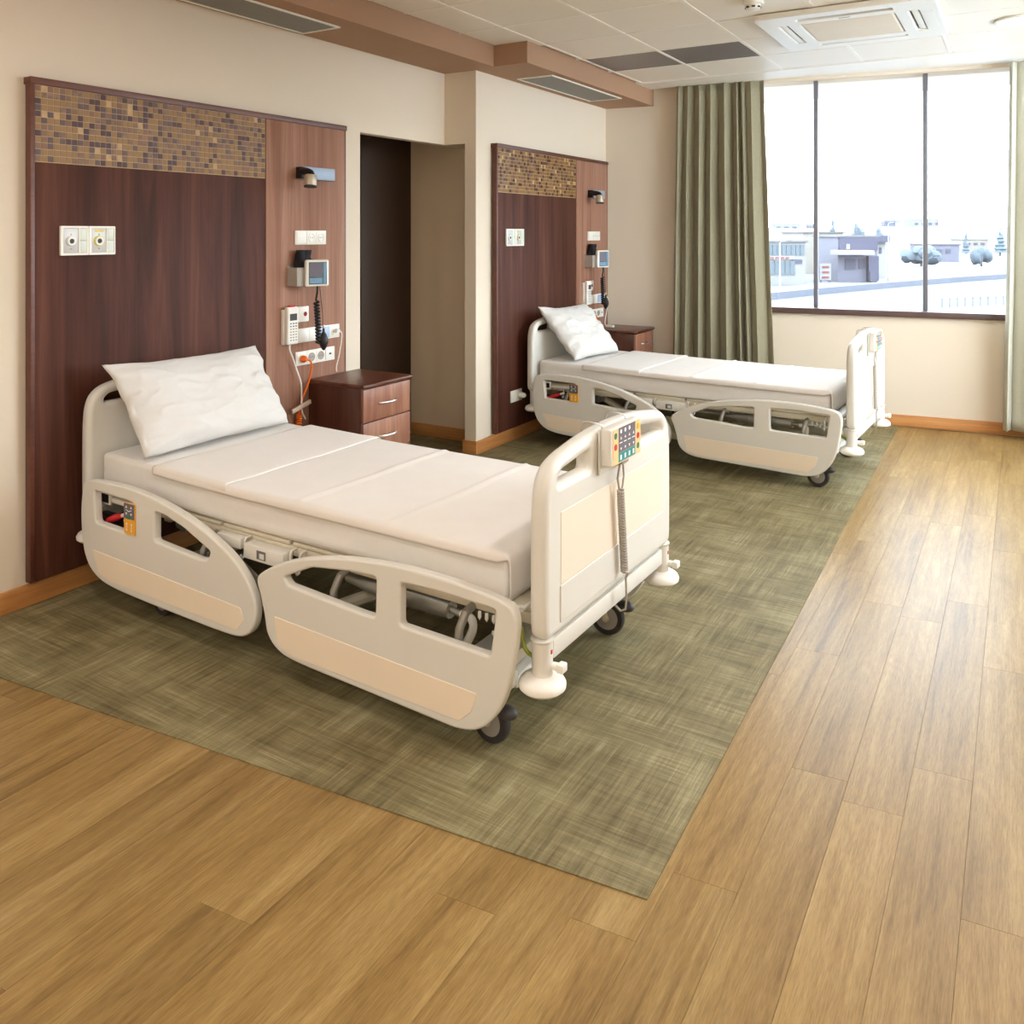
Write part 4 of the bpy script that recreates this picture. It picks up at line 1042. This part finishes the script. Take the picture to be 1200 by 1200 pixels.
# ---- hand controls hung on the footboards
def controller(bed, by):
    t = thing('bed_controller', 'cream bed controller with coloured keypad hanging on footboard of bed ' + by, 'controller', group='footboard controllers')
    t.matrix_world = bed.matrix_basis @ Matrix.Translation((2.236, -0.035, 0.85))
    W = 0.112
    obj('back_plate', bx((-0.0, -W, -0.090), (0.008, W - 0.02, 0.050), 0.003), BEDP, t)
    body = obj('housing', soft_box((0.0085, -W, -0.062), (0.045, W, 0.054), 0.008, (2, 10, 6)), BEDP, t)
    XF = 0.0452
    kp = obj('keypad', bx((XF, -W + 0.012, -0.058), (XF + 0.0015, W - 0.008, 0.051)), PALEOR, t, smooth=False)
    obj('slate_field', bx((XF + 0.0016, -0.062, -0.026), (XF + 0.0024, 0.062, 0.050)), SLATE, kp, smooth=False)
    obj('teal_field', bx((XF + 0.0016, -0.062, -0.055), (XF + 0.0024, 0.062, -0.027)), TEAL, kp, smooth=False)
    bm = BM()
    def quad(y0, z0, y1, z1): bm.faces.new([bm.verts.new((XF + 0.0029, a, b_)) for a, b_ in ((y0, z0), (y1, z0), (y1, z1), (y0, z1))])
    def tri(y, z, r, up):
        s_ = 1 if up else -1; bm.faces.new([bm.verts.new((XF + 0.0029, y + a * r, z + b_ * r * s_)) for a, b_ in ((-0.9, -0.7), (0.9, -0.7), (0, 0.9))])
    for k in range(4):
        y = -0.046 + k * 0.031
        quad(y - 0.006, -0.049, y + 0.005, -0.034); tri(y, 0.018, 0.006, 1); tri(y, -0.016, 0.006, 0)
        quad(y - 0.011, 0.002, y + 0.010, 0.005)
        if k < 3:
            bm.faces.new([bm.verts.new((XF + 0.0029, y + 0.007 * math.cos(a * math.pi / 5), 0.038 + 0.007 * math.sin(a * math.pi / 5))) for a in range(10)])
    obj('white_symbols', bm, PRINTW, kp, smooth=False)
    for y, z, m_ in ((-0.083, 0.030, GREENP), (-0.083, -0.004, RED), (-0.083, -0.034, PALEOR), (0.084, 0.030, AMBER), (0.084, 0.0, RED), (0.084, -0.032, GREENP)):
        obj('round_key', lathe(BM(), [(0.010, 0), (0.010, 0.001), (0, 0.0012)], (XF + 0.0016, y, z), (1, 0, 0), 18), m_, kp)
    for y in (-0.095, 0.075):
        pts = catmull([(0.006, y, 0.030), (0.006, y, 0.056), (-0.005, y, 0.064), (-0.031, y, 0.066), (-0.056, y, 0.062), (-0.064, y, 0.044), (-0.064, y, 0.020)], 5, False)
        obj('wire_hook', tube(BM(), pts, 0.0028, 8), STEEL, t)
    obj('cable_gland', bx((0.012, -0.010, -0.076), (0.036, 0.040, -0.061), 0.004), GREYP, t)
    pts = [(0.024, -0.004, -0.074), (0.020, -0.012, -0.12), (0.018, 0.004, -0.155)]
    n = 30
    for k in range(n * 8 + 1):
        a = k / 8 * 2 * math.pi; f_ = k / (n * 8)
        pts.append((0.020 + 0.010 * math.cos(a), 0.010 + 0.030 * f_ + 0.010 * math.sin(a), -0.16 - 0.27 * f_))
    pts += [(0.022, 0.045, -0.45), (0.022, 0.050, -0.52), (0.018, 0.052, -0.555), (0.0, 0.054, -0.565), (-0.03, 0.06, -0.55), (-0.08, 0.07, -0.50)]
    obj('coiled_cable', tube(BM(), pts, 0.0036, 6), GREYP, t)
    obj('second_lead', tube(BM(), [(0.024, 0.018, -0.074), (0.022, 0.030, -0.12), (0.020, 0.026, -0.15), (0.020, 0.014, -0.17)], 0.0030, 6), GREYP, t)
    return t
controller(bed1, WHERE[0]); controller(bed2, WHERE[1])

# ================================================================ OUTSIDE THE WINDOW
GZ = -6.0
def gnd(px, py): return at_z(px, py, GZ)
def span(px, py): return gnd(px, py), (Vector((CAMX, CAMY, 0)) - gnd(px, py).xy.to_3d()).length
xt = lambda n, c, **k: plain(n, tuple(v * 0.50 for v in c), 0.8, var=0.04, scale=0.6, **k)  # outdoor colours carry the distance haze as pale blue tints
E_GROUND = xt('blue_bounce_ground', (150, 166, 186)); E_ROAD = xt('pale_asphalt', (178, 190, 206)); E_GRASS = xt('pale_grass', (150, 176, 178))  # ground turned blue so its bounce cools the ceiling by the window
E_WALL = xt('pale_render', (206, 208, 210)); E_BEIGE = xt('beige_render', (212, 206, 196)); E_DARK = xt('hazed_dark_render', (100, 104, 142)); E_PINK = xt('hazed_pinkish_render', (160, 164, 192))
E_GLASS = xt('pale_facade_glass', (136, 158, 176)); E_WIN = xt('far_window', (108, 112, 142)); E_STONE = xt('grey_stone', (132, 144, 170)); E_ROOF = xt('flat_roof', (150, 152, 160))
E_TREE = xt('hazed_foliage', (122, 146, 166)); E_TRUNK = xt('far_trunk', (110, 104, 104)); E_HILL = xt('hazy_hill', (142, 160, 172)); E_RED = xt('sign_red', (206, 96, 110)); E_WHITE = xt('white_render', (232, 234, 236))
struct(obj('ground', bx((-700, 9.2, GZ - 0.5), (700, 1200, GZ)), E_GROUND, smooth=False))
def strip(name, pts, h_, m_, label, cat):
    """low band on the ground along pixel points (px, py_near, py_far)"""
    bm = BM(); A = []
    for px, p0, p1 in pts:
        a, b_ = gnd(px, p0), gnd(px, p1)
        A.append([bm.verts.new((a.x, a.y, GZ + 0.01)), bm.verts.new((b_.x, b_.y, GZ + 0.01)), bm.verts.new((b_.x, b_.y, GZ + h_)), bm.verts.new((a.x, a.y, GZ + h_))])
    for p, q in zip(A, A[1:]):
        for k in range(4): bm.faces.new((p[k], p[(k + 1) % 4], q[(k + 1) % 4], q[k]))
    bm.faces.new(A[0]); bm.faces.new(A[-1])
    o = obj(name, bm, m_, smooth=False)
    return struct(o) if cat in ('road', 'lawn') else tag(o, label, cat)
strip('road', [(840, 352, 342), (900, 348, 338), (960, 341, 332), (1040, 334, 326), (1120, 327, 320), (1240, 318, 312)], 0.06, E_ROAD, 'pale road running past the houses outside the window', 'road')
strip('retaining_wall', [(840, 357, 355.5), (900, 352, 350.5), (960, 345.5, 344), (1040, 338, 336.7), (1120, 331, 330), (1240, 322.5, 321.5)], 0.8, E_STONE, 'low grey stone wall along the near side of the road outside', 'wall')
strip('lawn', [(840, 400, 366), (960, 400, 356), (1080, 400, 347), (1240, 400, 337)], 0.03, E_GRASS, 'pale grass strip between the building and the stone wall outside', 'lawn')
def house(name, label, px0, px1, ptop, pbase, depth, m_, parts=(), roof=E_ROOF, group='houses outside the window'):
    """box house standing on the ground at its base row; parts: (name, px0, px1, py0, py1, out, material)"""
    c = gnd((px0 + px1) / 2, pbase); d = (c.xy - Vector((CAMX, CAMY))).dot(EY)
    k = d / F
    t = thing(name, label, 'building', (c.x, c.y, GZ), TH, group)
    W = (px1 - px0) * k; top = (HZ - ptop) * k + EYE - GZ
    loc = lambda px, py: ((px - (px0 + px1) / 2) * k, (HZ - py) * k + EYE - GZ)
    obj('wall', bx((-W / 2, 0, 0.01), (W / 2, depth, top)), m_, t, smooth=False)
    obj('roof', bx((-W / 2 - 0.25, -0.3, top + 0.001), (W / 2 + 0.25, depth + 0.3, top + 0.25)), roof, t, smooth=False)
    for nm, a, b_, y0, y1, out, mm in parts:
        (xa, za), (xb, zb) = loc(a, y1), loc(b_, y0)
        obj(nm, bx((xa, -out, max(za, 0.02)), (xb, -0.005, zb)), mm, t, smooth=False)
    return t
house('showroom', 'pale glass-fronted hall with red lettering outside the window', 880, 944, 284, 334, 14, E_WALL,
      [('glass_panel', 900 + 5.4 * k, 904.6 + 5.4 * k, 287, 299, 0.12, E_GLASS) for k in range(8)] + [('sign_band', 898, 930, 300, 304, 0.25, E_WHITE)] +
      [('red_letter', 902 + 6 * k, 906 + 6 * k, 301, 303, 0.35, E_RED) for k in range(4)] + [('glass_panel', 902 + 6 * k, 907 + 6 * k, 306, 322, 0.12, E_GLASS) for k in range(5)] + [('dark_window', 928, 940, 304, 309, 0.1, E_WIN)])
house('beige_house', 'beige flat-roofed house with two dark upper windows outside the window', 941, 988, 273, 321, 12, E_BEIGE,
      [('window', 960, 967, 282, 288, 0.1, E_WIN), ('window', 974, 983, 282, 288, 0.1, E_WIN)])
house('modern_villa', 'dark haze-blue and white modern villa with balcony outside the window', 982, 1028, 278, 331, 10, E_PINK,
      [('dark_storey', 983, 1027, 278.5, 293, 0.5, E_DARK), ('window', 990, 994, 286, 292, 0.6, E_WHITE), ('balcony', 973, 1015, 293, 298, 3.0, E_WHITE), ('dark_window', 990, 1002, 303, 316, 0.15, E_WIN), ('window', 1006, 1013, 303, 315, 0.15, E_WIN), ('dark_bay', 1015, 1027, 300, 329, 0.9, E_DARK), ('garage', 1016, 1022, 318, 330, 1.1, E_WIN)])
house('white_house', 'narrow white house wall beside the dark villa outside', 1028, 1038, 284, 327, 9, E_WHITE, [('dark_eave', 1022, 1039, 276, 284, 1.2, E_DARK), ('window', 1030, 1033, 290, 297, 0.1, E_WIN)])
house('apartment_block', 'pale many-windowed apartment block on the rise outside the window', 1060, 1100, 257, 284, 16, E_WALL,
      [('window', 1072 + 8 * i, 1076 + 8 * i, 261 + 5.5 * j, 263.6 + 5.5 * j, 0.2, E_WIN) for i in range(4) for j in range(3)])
house('low_house', 'low haze-blue house behind the road bend outside the window', 1092, 1124, 287, 307, 12, E_PINK, [('window', 1098, 1104, 292, 297, 0.15, E_WIN), ('window', 1108, 1114, 292, 297, 0.15, E_WIN)])
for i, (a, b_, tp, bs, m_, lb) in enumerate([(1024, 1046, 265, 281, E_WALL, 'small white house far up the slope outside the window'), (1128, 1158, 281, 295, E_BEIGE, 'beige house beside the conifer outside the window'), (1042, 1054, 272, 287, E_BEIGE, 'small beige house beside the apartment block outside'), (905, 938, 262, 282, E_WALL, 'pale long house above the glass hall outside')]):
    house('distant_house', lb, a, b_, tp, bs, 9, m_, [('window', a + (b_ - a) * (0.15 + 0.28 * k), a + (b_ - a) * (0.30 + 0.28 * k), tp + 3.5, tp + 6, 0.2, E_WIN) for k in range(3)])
for k, (a, wd, tp, m_, lb) in enumerate([(1036, 14, 258, E_PINK, 'haze-tinted house high on the hillside above the white house outside'), (944, 11, 262, E_WALL, 'small pale house behind the conifer above the beige house'), (1106, 13, 268, E_BEIGE, 'small beige hillside house beyond the apartment block outside')]):
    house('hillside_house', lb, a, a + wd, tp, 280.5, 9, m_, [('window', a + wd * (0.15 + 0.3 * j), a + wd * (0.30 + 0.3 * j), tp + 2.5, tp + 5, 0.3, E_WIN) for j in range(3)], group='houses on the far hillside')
# advertising board
c = gnd(967, 331); k_ = (c.xy - Vector((CAMX, CAMY))).dot(EY) / F
t = thing('billboard', 'white board with three red text lines beside the dark villa', 'sign', (c.x, c.y, GZ), TH)
obj('board', bx((-6.5 * k_, -0.15, 3 * k_), (6.5 * k_, 0.15, 22 * k_)), E_WHITE, t, smooth=False)
for z_ in (6, 12, 18): obj('red_line', bx((-4 * k_, -0.22, (z_ - 1.2) * k_), (4 * k_, -0.155, (z_ + 1.2) * k_)), E_RED, t, smooth=False)
for s in (-1, 1): obj('leg', bx((s * 5 * k_ - 0.12, -0.12, 0.01), (s * 5 * k_ + 0.12, 0.12, 3 * k_)), E_STONE, t, smooth=False)
# trees
def conifer(px, ptop, pbase, wpx, label):
    c = gnd(px, pbase); k = (c.xy - Vector((CAMX, CAMY))).dot(EY) / F; H = (pbase - ptop) * k; r = wpx * k / 2
    t = thing('conifer', label, 'tree', (c.x, c.y, GZ), group='conifers outside the window')
    obj('trunk', tube(BM(), [(0, 0, 0.01), (0, 0, H * 0.3)], r * 0.12, 8), E_TRUNK, t)
    bm = BM(); prof = [(0, H * 0.10)]
    for j in range(7):
        a = 0.12 + 0.88 * j / 7; rr = r * (1 - j / 7.2); prof += [(rr, H * a), (rr * 0.62, H * (a + 0.09))]
    prof.append((0, H)); lathe(bm, prof, n=14)
    for v in bm.verts: v.co += Vector((nz(v.co.x, v.co.z, px), nz(v.co.y, v.co.z, px + 9), 0)) * r * 0.35
    obj('foliage', bm, E_TREE, t)
conifer(976, 252, 300, 14, 'tall dark conifer above the beige house outside the window')
conifer(1172, 266, 300, 16, 'pointed conifer close to the pale curtain edge outside')
conifer(1132, 270, 300, 10, 'small conifer behind the low haze-blue house outside')
def bush(px, ptop, pbase, wpx, label):
    c = gnd(px, pbase); k = (c.xy - Vector((CAMX, CAMY))).dot(EY) / F; H = (pbase - ptop) * k; r = wpx * k / 2
    t = thing('broadleaf_tree', label, 'tree', (c.x, c.y, GZ), TH, group='broadleaf trees outside the window')
    obj('trunk', tube(BM(), [(0, 0, 0.01), (0, 0, H * 0.4)], r * 0.08, 8), E_TRUNK, t)
    bm = BM(); rnd = random.Random(px)
    for j in range(9):
        q = BM(); bmesh.ops.create_icosphere(q, subdivisions=2, radius=1.0)
        rr = r * rnd.uniform(0.30, 0.5); hh = H * rnd.uniform(0.22, 0.34)
        cx_ = rnd.uniform(-0.62, 0.62) * r; cz_ = max(hh * 0.85, H * (0.30 + 0.48 * rnd.random() * (1 - abs(cx_) / r))); cy_ = rnd.uniform(-0.3, 0.3) * r
        for v in q.verts:
            f_ = 1 + 0.4 * nz(v.co.x * 3 + px + j, v.co.y * 3, v.co.z * 3)
            v.co = Vector((cx_ + v.co.x * rr * f_, cy_ + v.co.y * rr * f_, max(0.05, cz_ + v.co.z * hh * f_)))
        me = bpy.data.meshes.new('q'); q.to_mesh(me); q.free(); bm.from_mesh(me); bpy.data.meshes.remove(me)
    obj('foliage', bm, E_TREE, t)
bush(1004, 262, 296, 22, 'rounded tree behind the dark villa outside the window')
bush(1030, 268, 296, 14, 'rounded tree above the white house outside the window')
bush(1080, 284, 312, 44, 'wide tree clump on the bank below the apartment block')
bush(1150, 286, 312, 30, 'rounded tree beside the beige house outside the window')
# lamp posts and fence
for px, tp, bs, lb in ((914, 284, 337, 'white street lamp post before the glass hall outside'), (1041, 262, 331, 'tall white street lamp post beside the white house outside'), (1130, 300, 326, 'short white street lamp post by the road bend outside')):
    c = gnd(px, bs); k = (c.xy - Vector((CAMX, CAMY))).dot(EY) / F; H = (bs - tp) * k
    t = thing('street_lamp', lb, 'street lamp', (c.x, c.y, GZ), TH, 'street lamps outside the window')
    obj('pole', tube(BM(), [(0, 0, 0.01), (0, 0, H)], 0.0, 8, rads=[0.14, 0.08]), E_WHITE, t)
    obj('lamp_arm', tube(BM(), [(0, 0, H), (0.5, 0, H + 0.2), (1.2, 0, H + 0.25)], 0.05, 6), E_WHITE, t)
    obj('lamp_head', bx((0.9, -0.15, H + 0.20), (1.6, 0.15, H + 0.32), 0.03), E_STONE, t)
t = thing('fence', 'row of dark fence posts with wire on the grass outside the window', 'fence', tuple(gnd(1110, 360)))
o_ = gnd(1110, 360); prev = None
for k in range(10):
    p = gnd(1104 + 9 * k, 361 - 0.4 * k) - o_
    obj('post', bx((p.x - 0.05, p.y - 0.05, 0.01), (p.x + 0.05, p.y + 0.05, 1.0)), E_WIN, t, smooth=False)
    if prev is not None: obj('wire', tube(BM(), [prev + Vector((0, 0, 0.85)), p + Vector((0, 0, 0.85))], 0.02, 6), E_WIN, t)
    prev = p
# hills on the skyline
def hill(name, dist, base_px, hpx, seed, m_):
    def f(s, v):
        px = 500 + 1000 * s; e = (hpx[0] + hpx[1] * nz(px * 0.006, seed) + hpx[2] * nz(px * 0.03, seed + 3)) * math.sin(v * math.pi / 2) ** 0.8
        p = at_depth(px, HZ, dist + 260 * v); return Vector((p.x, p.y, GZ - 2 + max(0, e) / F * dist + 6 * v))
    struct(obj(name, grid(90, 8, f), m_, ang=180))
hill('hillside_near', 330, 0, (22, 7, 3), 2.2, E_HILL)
